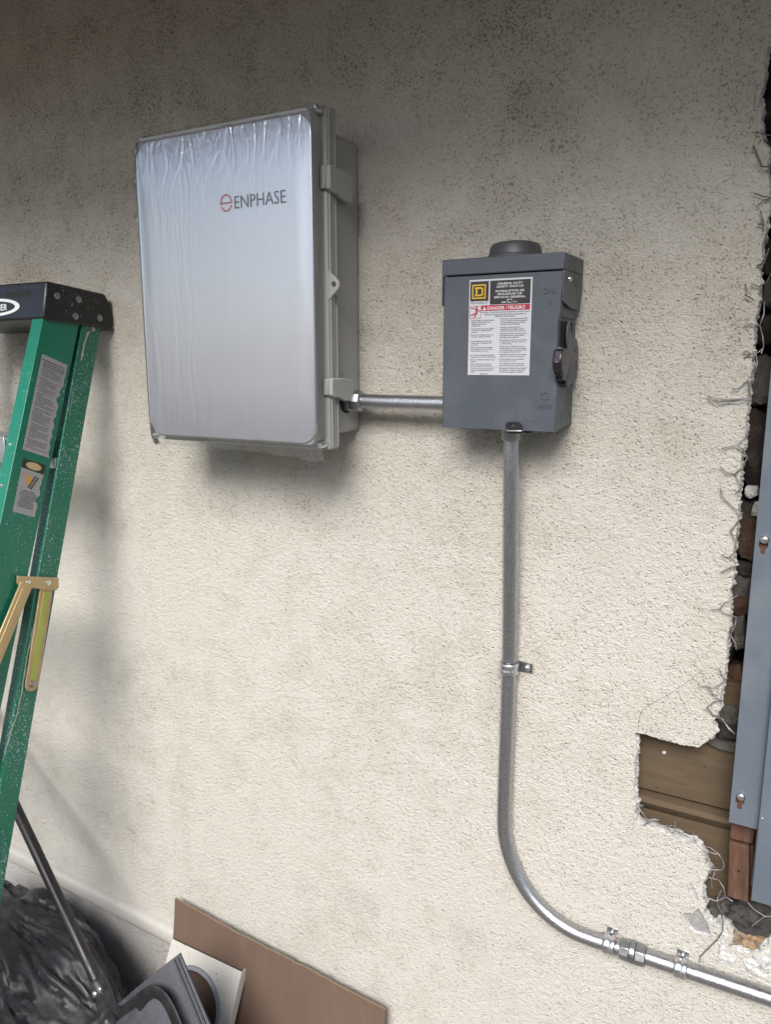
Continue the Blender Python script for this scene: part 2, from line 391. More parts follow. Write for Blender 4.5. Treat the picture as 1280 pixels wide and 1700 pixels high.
def lump(bm, c, rad, seed, amp=.22, freq=1.6, sub=3, boxy=0.0, rot=0.0):
    t = bmesh.ops.create_icosphere(bm, subdivisions=sub, radius=1.0); o = Vector((seed * 7.3, seed * 3.1, seed * 1.7)); c = Vector(c); rm = Matrix.Rotation(rot, 3, 'Y')
    for v in t['verts']:
        p = v.co.normalized()
        if boxy:
            m = max(abs(p.x), abs(p.y), abs(p.z)); p = p.lerp(p / m, boxy)
        k = 1 + amp * noise.noise(p * freq + o) + amp * .4 * noise.noise(p * freq * 3.1 + o)
        p = p * k; v.co = c + rm @ Vector((p.x * rad[0], p.y * rad[1], p.z * rad[2]))
def screw(name, c, axis, r, parent, mat='zinc'):
    bm = B(); lathe(bm, c, axis, [(0, r), (r * .35, r * .98), (r * .7, r * .75), (r * .85, r * .35), (r * .86, .0001)], 16)
    return obj(name, bm, mat, parent, 50)

# ------------------------------------------------------------------ ground and roof over the wall
bm = B(); box(bm, -60, 60, -60, .3, -.3, 0.0); g = obj('ground', bm, 'ground'); g['kind'] = 'structure'
eave = root('roof_eave', 'brown roof eave with boarded soffit overhanging the stucco wall', 'eave', (-1, 0, 2.58))
EY = -.85
for i in range(4):
    y1 = .05 - i * (.05 - EY) / 4; y0 = .05 - (i + 1) * (.05 - EY) / 4 + .004
    boxo('soffit_board', 'soffit', eave, -5, 3.2, y0, y1, 2.58, 2.60, .002)
boxo('fascia_board', 'soffit', eave, -5, 3.2, EY - .025, EY - .002, 2.44, 2.66, .002)
boxo('roof_deck', 'soffit', eave, -5, 3.2, EY - .04, .3, 2.662, 2.70, .003)

nh = root('sky_blocker_house', 'unseen pale house added across the yard to block low sky light', 'house', (3.2, -8.4, 0))  # out of view, added to cut low sky light and darken the upper wall
boxo('wall', 'stucco_base', nh, -2.4, 9, -10.4, -6.5, 0, 2.9, .01)
bm = B(); pr = [(-6.1, 2.95), (-8.4, 4.0), (-10.8, 2.95), (-10.8, 2.85), (-8.4, 3.88), (-6.1, 2.85)]
a = [bm.verts.new((-2.8, y, z)) for y, z in pr]; b = [bm.verts.new((9.4, y, z)) for y, z in pr]
for i in range(6): bm.faces.new((a[i - 1], a[i], b[i], b[i - 1]))
bm.faces.new(a); bm.faces.new(b[::-1]); obj('roof', bm, 'soffit', nh)

# ------------------------------------------------------------------ stucco wall with its broken opening
edge_px = [(1287, 60), (1280, 76), (1272, 88), (1270, 130), (1263, 158), (1262, 168), (1266, 185), (1265, 225), (1270, 240), (1278, 250), (1274, 275), (1279, 310), (1279, 345), (1274, 370), (1271, 390), (1264, 408), (1267, 430), (1261, 445), (1264, 470), (1260, 490),
 (1259, 503), (1258, 515), (1254, 530), (1252, 560), (1250, 590), (1248, 620), (1243, 650), (1241, 670), (1240, 690), (1238, 720), (1236, 740), (1232, 752), (1230, 780), (1229, 800), (1227, 815), (1224, 830), (1226, 850), (1225, 870), (1222, 890), (1219, 905), (1218, 920), (1219, 940), (1217, 965), (1214, 978), (1211, 990), (1213, 1010), (1212, 1040), (1208, 1060), (1207, 1080), (1206, 1100), (1202, 1120), (1200, 1140), (1197, 1155), (1196, 1175),
 (1189, 1192), (1183.5, 1200), (1189.6, 1217), (1176, 1230), (1162, 1240), (1148, 1239), (1130, 1236), (1101, 1228), (1087, 1224), (1075, 1220), (1061, 1217.5), (1055, 1216), (1053.5, 1223), (1057.5, 1233), (1056.5, 1249), (1053.5, 1269), (1054.5, 1286), (1053, 1302), (1054, 1326), (1058, 1334), (1054.5, 1349), (1055.5, 1363), (1068.7, 1371), (1087, 1377), (1099, 1383), (1117, 1387), (1133, 1395), (1142, 1398), (1155, 1400), (1165, 1410), (1170, 1421), (1172, 1434), (1178, 1448), (1175, 1455.6), (1169, 1463), (1166, 1477), (1169, 1493), (1171, 1509), (1167, 1516.6), (1174, 1523), (1177, 1530), (1183, 1534), (1189, 1537.5), (1199, 1531), (1205, 1529), (1213, 1534), (1214, 1542), (1216.5, 1556), (1214, 1571), (1224, 1578), (1236, 1584), (1250, 1582), (1262, 1571), (1282, 1562)]
hole = [(W(*p).x, W(*p).z) for p in edge_px]
hole += [(.12, .80), (.26, .81), (.34, .90), (.335, 1.3), (.345, 1.8), (.33, 2.2), (.2, 2.24), (.05, 2.235), (-.06, 2.18)]
def jag(loop, step=.0028, amp=.0016, seed=0.0):
    out = []
    for i in range(len(loop)):
        a = Vector(loop[i]); b = Vector(loop[(i + 1) % len(loop)]); n = max(1, int((b - a).length / step)); d = (b - a); nn = Vector((-d.y, d.x)).normalized() if d.length else Vector((0, 0))
        for k in range(n):
            p = a + d * k / n; q = noise.noise(Vector((p.x * 170, p.y * 170, seed))) * amp + noise.noise(Vector((p.x * 520, p.y * 520, seed + 4))) * amp * .7
            out.append((p.x + nn.x * q, p.y + nn.y * q))
    return out
hole = jag(hole)
spall_px = [(1131, 1516), (1142, 1515), (1150, 1517), (1156, 1511), (1161, 1507), (1163, 1513), (1168, 1521), (1174, 1529), (1177, 1538), (1181, 1549), (1184, 1556), (1170, 1552), (1155, 1549), (1146, 1541), (1141, 1530)]
spall = jag([(W(*p).x, W(*p).z) for p in spall_px], .0025, .001, 9)
chip_px = [(1122, 1642), (1128, 1636), (1137, 1640), (1144, 1634), (1151, 1642), (1160, 1641), (1155, 1650), (1146, 1648), (1141, 1657), (1132, 1652), (1127, 1656)]
chip = jag([(W(*p).x, W(*p).z) for p in chip_px], .0025, .001, 19)
chip2 = jag([(W(*p).x, W(*p).z) for p in [(1141, 1470), (1148, 1466), (1155, 1476), (1160, 1492), (1158, 1500), (1150, 1492), (1144, 1482)]], .002, .001, 29)
WX0, WX1, WZ1, LEDGE_Z = -5.0, 3.0, 2.58, .338
wall = root('stucco_wall', 'cream dashed stucco house wall, grimy at the top, with a torn opening', 'wall', (-1, 0, 0))
bm = B()
def rim(bm, loop, sgn, depths, jit, mi):      # ragged thickness of a broken edge
    n = len(loop); prev = [bm.verts.new((u, 0, v)) for u, v in loop]; first = prev
    nrm = []
    for i in range(n):
        a = Vector(loop[i - 3]); b = Vector(loop[(i + 3) % n]); d = b - a; nrm.append(Vector((-d.y, d.x)).normalized() * sgn)
    for li, (dy, off) in enumerate(depths):
        cur = []
        for i in range(n):
            u, v = loop[i]; k = off + jit * (noise.noise(Vector((u * 130, v * 130, li * 5.5))) + .6 * noise.noise(Vector((u * 400, v * 400, li * 3.1))))
            cur.append(bm.verts.new((u + nrm[i].x * k, dy + .0015 * noise.noise(Vector((u * 300, v * 300, 7 + li))), v + nrm[i].y * k)))
        for i in range(n):
            f = bm.faces.new((prev[i], prev[(i + 1) % n], cur[(i + 1) % n], cur[i])); f.material_index = mi
        prev = cur
    return prev
outer = [(WX0, LEDGE_Z), (WX1, LEDGE_Z), (WX1, WZ1), (WX0, WZ1)]
vs_, fs_ = cdt(outer, [hole, spall, chip2])
vv = [bm.verts.new((v.x, 0, v.y)) for v in vs_]
for q in fs_: bm.faces.new([vv[i] for i in q])
def orient(loop): return 1 if sum(loop[i - 1][0] * loop[i][1] - loop[i][0] * loop[i - 1][1] for i in range(len(loop))) > 0 else -1
o_ = orient(hole)
rim(bm, hole, o_, [(.003, .0006), (.008, .0026), (.014, .003), (.021, .0005), (.027, -.004)], .0035, 1)
for lp in (spall, chip2):
    last = rim(bm, lp, orient(lp), [(.0025, .0004), (.005, .0012)], .0006, 1)
obj('render_coat', bm, ['stucco', 'broken'], wall)
for lp in (spall, chip2):
    bm = B(); vs_, fs_ = cdt([(u, v) for u, v in lp]); vv = [bm.verts.new((v.x, .0046 + .001 * noise.noise(Vector((v.x * 200, v.y * 200, 1))), v.y)) for v in vs_]
    for q in fs_: bm.faces.new([vv[i] for i in q])
    obj('bare_cement_patch', bm, 'spall' if lp is not chip2 else 'broken', wall)
boxo('wall_core', 'stucco_base', wall, WX0, WX1, .30, .36, 0, WZ1, 0)
boxo('lower_wall', 'stucco_base', wall, WX0, WX1, .004, .05, 0, LEDGE_Z - .001, 0)
# crack running from the corner of the opening
bm = B()
cr = [(1060, 1216), (1061, 1200), (1064, 1185), (1070, 1176), (1090, 1164), (1112, 1152), (1130, 1140), (1150, 1126), (1166, 1112), (1185, 1106), (1203, 1110)]
pp = []
for i in range(len(cr) - 1):
    for k in range(8):
        t = k / 8; x = cr[i][0] + (cr[i + 1][0] - cr[i][0]) * t; y = cr[i][1] + (cr[i + 1][1] - cr[i][1]) * t
        q = W(x, y, -.0004); j = .0016 * noise.noise(Vector((q.x * 200, q.z * 200, 3))); pp.append((q + Vector((j, 0, j)), .00045 * (1 - .75 * (i * 8 + k) / 80) * (1 + .6 * noise.noise(Vector((q.x * 400, q.z * 400, 8))))))
va = [(bm.verts.new(p + Vector((-.5, 0, .7)) * r), bm.verts.new(p - Vector((-.5, 0, .7)) * r)) for p, r in pp]
for i in range(len(va) - 1): bm.faces.new((va[i][0], va[i + 1][0], va[i + 1][1], va[i][1]))
obj('crack', bm, 'cavity', wall)
# crumbled plaster heap stuck round the lower corner of the opening
def crumble(px, seed, amp, lift):
    lp = [(W(*p).x, W(*p).z) for p in px]; xs = [p[0] for p in lp]; zs = [p[1] for p in lp]; bm = B()
    lp = jag(lp, .004, .002, seed); ex = []
    s = .0035; x = min(xs)
    def inside(x, z):
        c = False
        for i in range(len(lp)):
            (x1, z1), (x2, z2) = lp[i - 1], lp[i]
            if (z1 > z) != (z2 > z) and x < (x2 - x1) * (z - z1) / (z2 - z1) + x1: c = not c
        return c
    def edged(x, z): return min((x - a) ** 2 + (z - b) ** 2 for a, b in lp) ** .5
    while x < max(xs):
        z = min(zs)
        while z < max(zs):
            if inside(x, z) and edged(x, z) > s * .6: ex.append((x + rng.uniform(-.001, .001), z + rng.uniform(-.001, .001)))
            z += s
        x += s
    vs_, fs_ = cdt(lp, (), ex); vv = []
    for v in vs_:
        d = min(1, edged(v.x, v.y) / .018); h = abs(noise.noise(Vector((v.x * 45, v.y * 45, seed)))) + .5 * abs(noise.noise(Vector((v.x * 120, v.y * 120, seed)))) + .2 * noise.noise(Vector((v.x * 320, v.y * 320, seed)))
        cell = noise.cell(Vector((v.x * 55 + 2 * noise.noise(Vector((v.x * 40, v.y * 40, 1))), v.y * 55, seed)))
        vv.append(bm.verts.new((v.x, .0015 - d * (lift + amp * h + amp * .7 * cell), v.y)))
    for q in fs_: bm.faces.new([vv[i] for i in q])
    return obj('crumbled_plaster', bm, 'broken', wall)
crumble([(1182, 1538), (1192, 1543), (1202, 1535), (1210, 1537), (1213, 1556), (1210, 1574), (1222, 1582), (1236, 1588), (1251, 1587), (1264, 1576), (1284, 1568), (1284, 1640), (1262, 1628), (1240, 1618), (1215, 1610), (1192, 1602), (1176, 1590), (1186, 1570), (1188, 1552)], 3.0, .009, .001)

# boards behind the opening
cav = wall
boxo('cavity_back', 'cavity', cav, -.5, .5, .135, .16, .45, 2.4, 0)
p0 = W(1053, 1308, .045); zj = p0.z; 
boxo('sheathing_board', 'sheath', cav, -.40, .02, .044, .064, zj + .003, zj + .215, .002)
bm = B(); pr = [(.044, zj - .26), (.044, zj - .030), (.036, zj - .022), (.030, zj - .012), (.033, zj - .004), (.046, zj - .001), (.064, zj - .001), (.064, zj - .26)]
a = [bm.verts.new((-.40, y, z)) for y, z in pr]; b = [bm.verts.new((.02, y, z)) for y, z in pr]
for i in range(len(pr)): bm.faces.new((a[i - 1], a[i], b[i], b[i - 1]))
bm.faces.new(a); bm.faces.new(b[::-1]); obj('sheathing_board', bm, 'sheath', cav, 40)
p = W(1103, 1249, .043); bm = B(); lump(bm, p, (.0035, .002, .0035), 5, .5, 2, 2); obj('plaster_crumb', bm, 'broken', cav)
for px in ((1171, 1273), (1133, 1302), (1092, 1308)):
    p = W(*px, .0435); bm = B(); lathe(bm, p, (0, -1, 0), [(0, .0012), (.0006, .001)], 8); obj('nail_head', bm, 'cavity', cav)
# stud stub under the panel
def quadbox(name, mat, px, Y, t, parent, bevel=.002):
    bm = B(); o = [(W(*q, Y).x, W(*q, Y).z) for q in px]; plate(bm, o, [], XZ(Y), t); return obj(name, bm, mat, parent, 30, bevel)
quadbox('wood_stud', 'stud', [(1215, 1360), (1256, 1372), (1250, 1402), (1212, 1393)], .006, .05, cav)
quadbox('wood_stud', 'stud', [(1212, 1397), (1245, 1407), (1243, 1500), (1208, 1489)], .004, .055, cav)
quadbox('wood_stud', 'stud', [(1246, 1405), (1252, 1405), (1249, 1502), (1244, 1500)], .014, .05, cav)
p = W(1227, 1446, .0035); bm = B(); lathe(bm, p, (0, -1, 0), [(0, .0022), (.0006, .002)], 10); obj('nail_head', bm, 'cavity', cav)
# rubble pieces: px centre, half-size in px, depth, material, boxy
def rub(x, y, hx, hy, Y, mat, boxy, seed, amp=.16, name='rubble_stone'):
    c = W(x, y, Y); sx = abs(W(x + hx, y, Y).x - c.x) * 1.25; sz = abs(W(x, y + hy, Y).z - c.z) * 1.08
    bm = B(); lump(bm, c, (sx, min(.03, max(.012, sx)), sz), seed, amp, 1.9, 3, min(.96, boxy + .4), rng.uniform(-.15, .15))
    for k in range(4):                                   # knock facets off it
        nn = Vector((rng.uniform(-1, 1), rng.uniform(-1, .2), rng.uniform(-1, 1))).normalized(); dd = max((v.co - c).dot(nn) for v in bm.verts) * rng.uniform(.62, .88)
        for v in bm.verts:
            e = (v.co - c).dot(nn) - dd
            if e > 0: v.co -= nn * e
    return obj(name, bm, mat, cav)
RB = [(1278, 195, 16, 27, .06, 'stone_dark', .6), (1284, 262, 12, 24, .055, 'stone_grey', .5), (1290, 330, 14, 30, .06, 'stone_dark', .6), (1284, 425, 13, 30, .06, 'stone_dark', .6), (1286, 490, 16, 24, .06, 'stone_grey', .6), (1272, 545, 14, 26, .075, 'stone_dark', .6),
 (1262, 630, 20, 38, .055, 'stone_grey', .75), (1252, 736, 18, 64, .055, 'stone_dark', .85), (1249, 817, 9, 10, .045, 'broken', .3), (1240, 848, 16, 22, .06, 'stone_dark', .5), (1262, 845, 10, 12, .05, 'broken', .4), (1238, 892, 18, 32, .055, 'brick', .8), (1233, 945, 16, 14, .055, 'stone_dark', .6), (1231, 972, 16, 18, .05, 'stone_grey', .6), (1232, 1003, 12, 15, .045, 'brick', .75), (1223, 1046, 13, 27, .045, 'stone_grey', .35), (1212, 1062, 7, 24, .04, 'stone_dark', .3), (1218, 1132, 16, 30, .09, 'stud', .9), (1210, 1180, 15, 18, .05, 'stone_grey', .5), (1206, 1207, 17, 13, .045, 'stone_dark', .5), (1188, 1180, 9, 20, .06, 'stone_dark', .5),
 (1200, 1228, 24, 8, .05, 'stone_grey', .6), (1187, 1516, 12, 15, .03, 'stone_grey', .25), (1208, 1513, 14, 17, .028, 'stone_grey', .5), (1190, 1478, 12, 16, .07, 'paper', .3), (1210, 1085, 8, 14, .08, 'stone_dark', .4)]
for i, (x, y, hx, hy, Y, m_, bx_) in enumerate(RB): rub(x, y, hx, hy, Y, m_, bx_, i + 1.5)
bm = B(); lump(bm, W(1246, 1522, .025), (.036, .022, .024), 31, .38, 2.6, 4, .3); obj('tar_paper', bm, 'paper', cav, 30)
bm = B(); lump(bm, W(1278, 1512, .03), (.03, .02, .025), 33, .4, 2.6, 4, .3); obj('tar_paper', bm, 'paper', cav, 30)
bm = B(); lump(bm, W(1243, 1558, .022), (.026, .02, .022), 35, .30, 2.8, 4, .6); obj('splintered_wood', bm, 'raw_wood', cav, 30)
bm = B(); lump(bm, W(1240, 1575, .012), (.022, .012, .012), 37, .4, 2.8, 4, .3); obj('crumbled_plaster', bm, 'broken', cav, 30)
# broken ends of wire lath
def z5(u, v): return (1160 + u / 4.594, 850 + v / 4.594)
def z6(u, v): return (1160 + u / 4.594, 500 + v / 4.594)
def z4(u, v): return (1080 + u / 6.4, 1340 + v / 6.4)
def z3(u, v): return (1020 + u / 4.923, 1180 + v / 4.923)
def z7(u, v): return (1160 + u / 3.4, v / 3.4)
WIRES = [(z5, [(335, 0), (320, 50), (245, 145), (280, 210), (310, 240)]), (z5, [(305, 240), (290, 290), (240, 345), (200, 340), (185, 322)]), (z5, [(240, 350), (305, 380)]), (z5, [(310, 400), (250, 420), (200, 445), (172, 462)]), (z5, [(300, 635), (240, 670), (195, 700), (165, 740), (100, 742)]), (z5, [(165, 740), (230, 785), (290, 800), (285, 850), (250, 930), (230, 965)]), (z5, [(245, 940), (285, 1000), (290, 1050)]), (z5, [(160, 1185), (175, 1240), (200, 1265), (228, 1265), (160, 1320), (100, 1345), (65, 1325), (0, 1330)]), (z5, [(65, 1325), (110, 1385), (160, 1430), (195, 1430)]), (z5, [(190, 1430), (120, 1445), (65, 1495), (120, 1545), (185, 1580), (230, 1650), (275, 1690)]),
 (z6, [(505, 0), (500, 100), (470, 185), (430, 180), (400, 170), (345, 185)]), (z6, [(470, 185), (490, 260), (500, 340), (480, 400)]), (z6, [(340, 390), (370, 380), (400, 400), (350, 430)]), (z6, [(400, 405), (460, 390), (500, 350)]), (z6, [(440, 400), (450, 470), (440, 530), (390, 590), (340, 640), (290, 670), (265, 665)]), (z6, [(390, 590), (385, 650), (400, 740), (210, 750), (140, 740), (70, 725)]), (z6, [(75, 750), (150, 785), (260, 770), (400, 745)]), (z6, [(395, 975), (340, 1060), (300, 1100), (230, 1110), (180, 1125)]), (z6, [(300, 1100), (340, 1130), (375, 1195), (330, 1270), (280, 1315), (220, 1310), (165, 1260)]), (z6, [(280, 1315), (310, 1370), (340, 1415), (280, 1470)]), (z6, [(165, 1405), (175, 1470), (210, 1520), (260, 1560), (330, 1615), (320, 1660), (300, 1690)]),
 (z4, [(0, 130), (50, 128), (95, 135)]), (z4, [(-60, 130), (0, 150), (100, 180), (175, 210), (235, 280), (265, 250), (340, 285), (420, 325)]), (z4, [(175, 210), (235, 192)]), (z4, [(265, 250), (262, 200), (270, 145)]), (z4, [(450, 255), (465, 310), (478, 370)]), (z4, [(550, 415), (640, 430), (720, 490), (765, 550), (790, 620), (760, 670), (700, 665), (640, 665), (620, 710)]), (z4, [(570, 475), (640, 480), (710, 500)]), (z4, [(600, 550), (660, 600), (690, 660), (680, 720), (650, 765), (660, 860)]), (z4, [(620, 745), (730, 775), (780, 850), (800, 950), (875, 1000)]), (z4, [(570, 960), (640, 975), (705, 1000), (800, 955)]), (z4, [(760, 880), (720, 960), (705, 1000), (740, 1080), (800, 1170), (870, 1210)]), (z4, [(740, 1080), (775, 1200), (770, 1320), (720, 1400), (640, 1480), (530, 1590), (530, 1640)]), (z4, [(860, 1220), (930, 1320), (990, 1400), (840, 1475)]), (z4, [(1035, 1010), (1110, 1090), (1220, 1160), (1290, 1160)]), (z4, [(1220, 1160), (1150, 1210), (1080, 1265)]), (z4, [(1130, 1430), (1190, 1530)]),
 (z3, [(775, 0), (850, 50), (890, 70), (930, 130), (990, 190)]), (z3, [(180, 760), (240, 775), (190, 790)]), (z3, [(200, 790), (250, 860), (295, 905), (240, 935)]), (z3, [(290, 890), (365, 895)]), (z3, [(165, 415), (210, 440)]),
 (z7, [(310, 820), (340, 890), (360, 940), (400, 940)]), (z7, [(315, 1090), (370, 1110), (420, 1115), (370, 1130), (325, 1170)]), (z7, [(350, 1190), (370, 1260), (365, 1310)]), (z7, [(335, 1265), (370, 1265)]), (z7, [(265, 1600), (275, 1650)]), (z7, [(300, 1600), (345, 1620), (390, 1590), (415, 1530)]), (z7, [(265, 1665), (310, 1690)]), (z7, [(400, 1290), (385, 1330), (375, 1400)]), (z7, [(325, 745), (360, 755), (415, 765)]), (z7, [(330, 1500), (370, 1490), (400, 1400)])]
for i, (zf, pl) in enumerate(WIRES):
    pts = []
    for j in range(len(pl) - 1):
        for k in range(3):
            t = k / 3; u = pl[j][0] * (1 - t) + pl[j + 1][0] * t; v = pl[j][1] * (1 - t) + pl[j + 1][1] * t
            pts.append((u, v, (j * 3 + k)))
    pts.append((pl[-1][0], pl[-1][1], 99)); n_ = len(pts)
    wp = [W(*zf(u, v), -.006 + .005 * noise.noise(Vector((i * 3.3, q * .35, 0)))) for q, (u, v, _) in enumerate(pts)]
    bm = B(); tube(bm, wp, .0008 if i % 3 else .00105, 6); obj('lath_wire', bm, 'wire_dark' if i == 32 or i > 41 else 'wire', wall, 60)

# painted pipe-like trim along the foot of the wall
l0, l1 = W(19, 1405, -.01), W(294, 1550, -.01)
sl_ = (l1.z - l0.z) / (l1.x - l0.x); zt = lambda x: l0.z + (x - l0.x) * sl_ * .6
bm = B(); prof = []
for k in range(11):
    a_ = R(-90 + 180 * k / 10); sg_ = lambda q, e: math.copysign(abs(q) ** e, q); prof.append((-.020 * sg_(math.cos(a_), .45) - .002, .022 * sg_(math.sin(a_), .7)))
prof = [(.006, -.022)] + prof + [(.006, .022)]
ringsA = []
for x in [WX0 + (0.9 - WX0) * i / 80 for i in range(81)]:
    wz = .0012 * noise.noise(Vector((x * 3, 0, 0))); ringsA.append([bm.verts.new((x, y, zt(x) - .024 + z + wz)) for y, z in prof])
for i in range(80):
    for k in range(len(prof)): bm.faces.new((ringsA[i][k - 1], ringsA[i][k], ringsA[i + 1][k], ringsA[i + 1][k - 1]))
bm.faces.new(ringsA[0]); bm.faces.new(ringsA[-1][::-1])
o = obj('base_trim', bm, 'trim', None, 40, loc=(-1, 0, .34)); tag(o, 'rounded white painted trim pipe running along the foot of the stucco wall', 'trim')

# ------------------------------------------------------------------ battery combiner cabinet
cab = root('combiner_cabinet', 'large grey cabinet with a brushed metal door under clear film', 'cabinet', (-.885, 0, 1.556))
boxo('body', 'poly_grey', cab, -1.060, -.710, -.0875, -.001, 1.579, 2.058, .008)
boxo('lid_rim', 'poly_grey', cab, -1.073, -.6985, -.119, -.0885, 1.556, 2.086, .004)
bm = B(); plate(bm, rrect(-1.062, -.7075, 1.567, 2.075, .012), [], XZ(-.150), .0305); obj('lid_shoulder', bm, 'poly_grey', cab, 30, .002)
def bend(z):                                    # door head and foot bent back, shaped so their reflections go dark
    t = max(0, (z - 1.975) / .0925); u = max(0, (1.66 - z) / .09); return .0060 * t * t + .0022 * u * u
bm = B(); rp = rrect(-1.0665, -.7015, 1.570, 2.0675, .030)
ex = [(-1.0665 + .365 * i / 24, 1.570 + .4975 * j / 60) for i in range(1, 24) for j in range(1, 60)]
def inr(x, z):
    dx = max(0, abs(x + .884) - .1525 + .002); dz = max(0, abs(z - 1.81875) - .21875 + .002); return dx * dx + dz * dz < .029 ** 2
vs_, fs_ = cdt(rp, (), [p for p in ex if inr(*p)])
fv = [bm.verts.new((v.x, -.1575 + bend(v.y), v.y)) for v in vs_]; bv = [bm.verts.new((v.x, -.1502, v.y)) for v in vs_]
cn_ = set()
for q in fs_:
    bm.faces.new([fv[i] for i in q])
    for i in range(3): cn_.add((q[i], q[(i + 1) % 3]))
for (a, b) in cn_:
    if (b, a) not in cn_: bm.faces.new((fv[b], fv[a], bv[a], bv[b]))
for v in bv:
    if not v.link_faces: bm.verts.remove(v)
door = obj('door_panel', bm, 'brushed', cab, 30, .0012)
for z in (1.562, 2.081):
    for x in (-1.068, -.704):
        bm = B(); lathe(bm, (x + (.0 if x < -1 else -.003), -.128, z - (.004 if z > 2 else -.004)), (0, -1, 0), [(-.01, .0055), (.008, .0055), (.010, .004), (.0105, .0002)], 12); obj('corner_screw', bm, 'zinc', cab, 40)
boxo('rim_ridge', 'poly_grey', cab, -.6985, -.6962, -.114, -.111, 1.560, 2.082, .0008)
boxo('rim_ridge', 'poly_grey', cab, -.6985, -.6967, -.096, -.093, 1.560, 2.082, .0006)
def latch(z0, z1):
    L = bpy.data.objects
    bm = B(); plate(bm, [(-.1245, z0 + .004), (-.118, z0), (-.100, z0 - .001), (-.088, z0 - .006), (-.060, z0 - .009), (-.056, z0 - .006), (-.056, z1 - .006), (-.060, z1 - .003), (-.095, z1), (-.1245, z1)], [], YZ(-.6885), .0082)
    lt = obj('latch', bm, 'poly_grey', cab, 30, .0015)
    bm = B(); box(bm, -.7060, -.6970, -.1262, -.1195, z0 + .004, z1 - .001); obj('latch_hook', bm, 'poly_grey', lt, 30, .0012)
    bm = B(); box(bm, -.7095, -.6970, -.0555, -.045, z0 - .004, z1 - .010); obj('latch_keeper', bm, 'poly_grey', lt, 30, .0015)
zz = lambda px, py: W(px, py, -.12).z
latch(zz(545, 318), zz(545, 274)); latch(zz(545, 660), zz(545, 628))
tz0, tz1 = W(546, 498, -.112).z, W(546, 450, -.112).z
bm = B(); tx = -.6980; plate(bm, [(tx - .004, tz0), (tx, tz0), (tx + .0175, tz0 + .0165), (tx + .019, tz0 + .020), (tx + .019, tz0 + .026), (tx + .016, tz0 + .030), (tx, tz1), (tx - .004, tz1)], [circ(tx + .0085, (tz0 + tz1) / 2 + .001, .0042, 16)], XZ(-.117), .005)
obj('padlock_tab', bm, 'poly_grey', cab, 30, .001)
# logo
Yl = -.1582; lx0 = -.878; lz = 1.9415
bm = B(); text(bm, 'ENPHASE', W(389, 345, Yl).x, lz, .0205, XZ(Yl), width=W(474, 338, Yl).x - W(389, 345, Yl).x, bold=-.004); flatobj('logo_lettering', bm, 'logo_grey', door)
bm = B(); cx, cz, rr = lx0 + .0105, lz + .0105, .0125
def arcband(a0, a1, r0, r1):
    ring = circ(cx, cz, r1, 20, r1 * 1.12, R(a0), R(a1)) + circ(cx, cz, r0, 20, r0 * 1.12, R(a0), R(a1))[::-1]; flat(bm, ring, XZ(Yl))
arcband(8, 200 - 8, .0098, .0122); arcband(205, 340, .0098, .0122); flat(bm, [(cx - .0116, cz - .0012), (cx + .0122, cz - .0012), (cx + .0122, cz + .0012), (cx - .0116, cz + .0012)], XZ(Yl))
flatobj('logo_emblem', bm, 'logo_red', door)
bm = B(); flat(bm, circ(W(477, 337, Yl).x, lz + .001, .0007, 8), XZ(Yl)); flatobj('logo_lettering', bm, 'logo_grey', door)
# clear protective film, wrinkled at head and foot
bm = B(); nx, nz = 230, 260; x0, x1, z0, z1 = -1.071, -.6985, 1.5545, 2.083; gv = []
NZ = lambda x, y, z: noise.noise(Vector((x, y, z)))
def crease(x, y, z, p=5): return max(0, 1 - abs(NZ(x, y, z)) * 1.9) ** p
for j in range(nz + 1):
    row = []; z = z0 + (z1 - z0) * j / nz
    for i in range(nx + 1):
        x = x0 + (x1 - x0) * i / nx
        top = min(1.2, max(0, (z - 1.98 - .025 * NZ(x * 14, 0, 2)) / .085)); bot = min(1, max(0, (1.69 + .03 * NZ(x * 17, 0, 7) - z) / .10))
        leftk = min(1, max(0, (-.86 - x) / .16))
        wx = x + .012 * NZ(x * 16, z * 18, 2)
        wr = top * (.0021 * crease(wx * 42, z * 13, 1, 6) + .0013 * crease(wx * 95 + z * 30, z * 24 - x * 40, 3, 7) + .0007 * abs(NZ(wx * 60, z * 16, 5)))
        wr += bot * (.0011 * crease(wx * 60, z * 3.5, 4, 14) * max(0, NZ(x * 25, z * 12, 41) + .35) + .0005 * crease(wx * 130, z * 7, 14, 8))
        wr += (.12 + .5 * leftk) * .0009 * crease(wx * 105, z * 2.6, 9, 4) * (.6 + NZ(x * 12, z * 9, 33))
        wr += .0010 * max(0, NZ(x * 9, z * 7, 21) - .25)
        y = -.1588 + bend(min(z, 2.0675)) - wr
        if z > 2.068: y += (z - 2.068) * 1.6
        if z < 1.570: y += (1.570 - z) * .5
        if x > -.7015: y += (x + .7015) * 4
        if x < -1.0665: y += (-1.0665 - x) * 4
        zz_ = z
        fl_ = max(0, 1 - j / 12)
        if fl_: zz_ -= fl_ * (.004 + .007 * abs(NZ(x * 16, 3, 3)) + .007 * min(1, max(0, (x + .83) / .12))); y -= fl_ * .006 * NZ(x * 30, 1, 8)
        ft_ = max(0, 1 - (nz - j) / 6)
        if ft_: zz_ += ft_ * (.003 + .007 * NZ(x * 45, 5, 5)); y -= ft_ * .004 * NZ(x * 60, 9, 5)
        row.append(bm.verts.new((x, y, zz_)))
    gv.append(row)
for j in range(nz):
    for i in range(nx): bm.faces.new((gv[j][i], gv[j][i + 1], gv[j + 1][i + 1], gv[j + 1][i]))
film = obj('protective_film', bm, 'film', cab, 80)

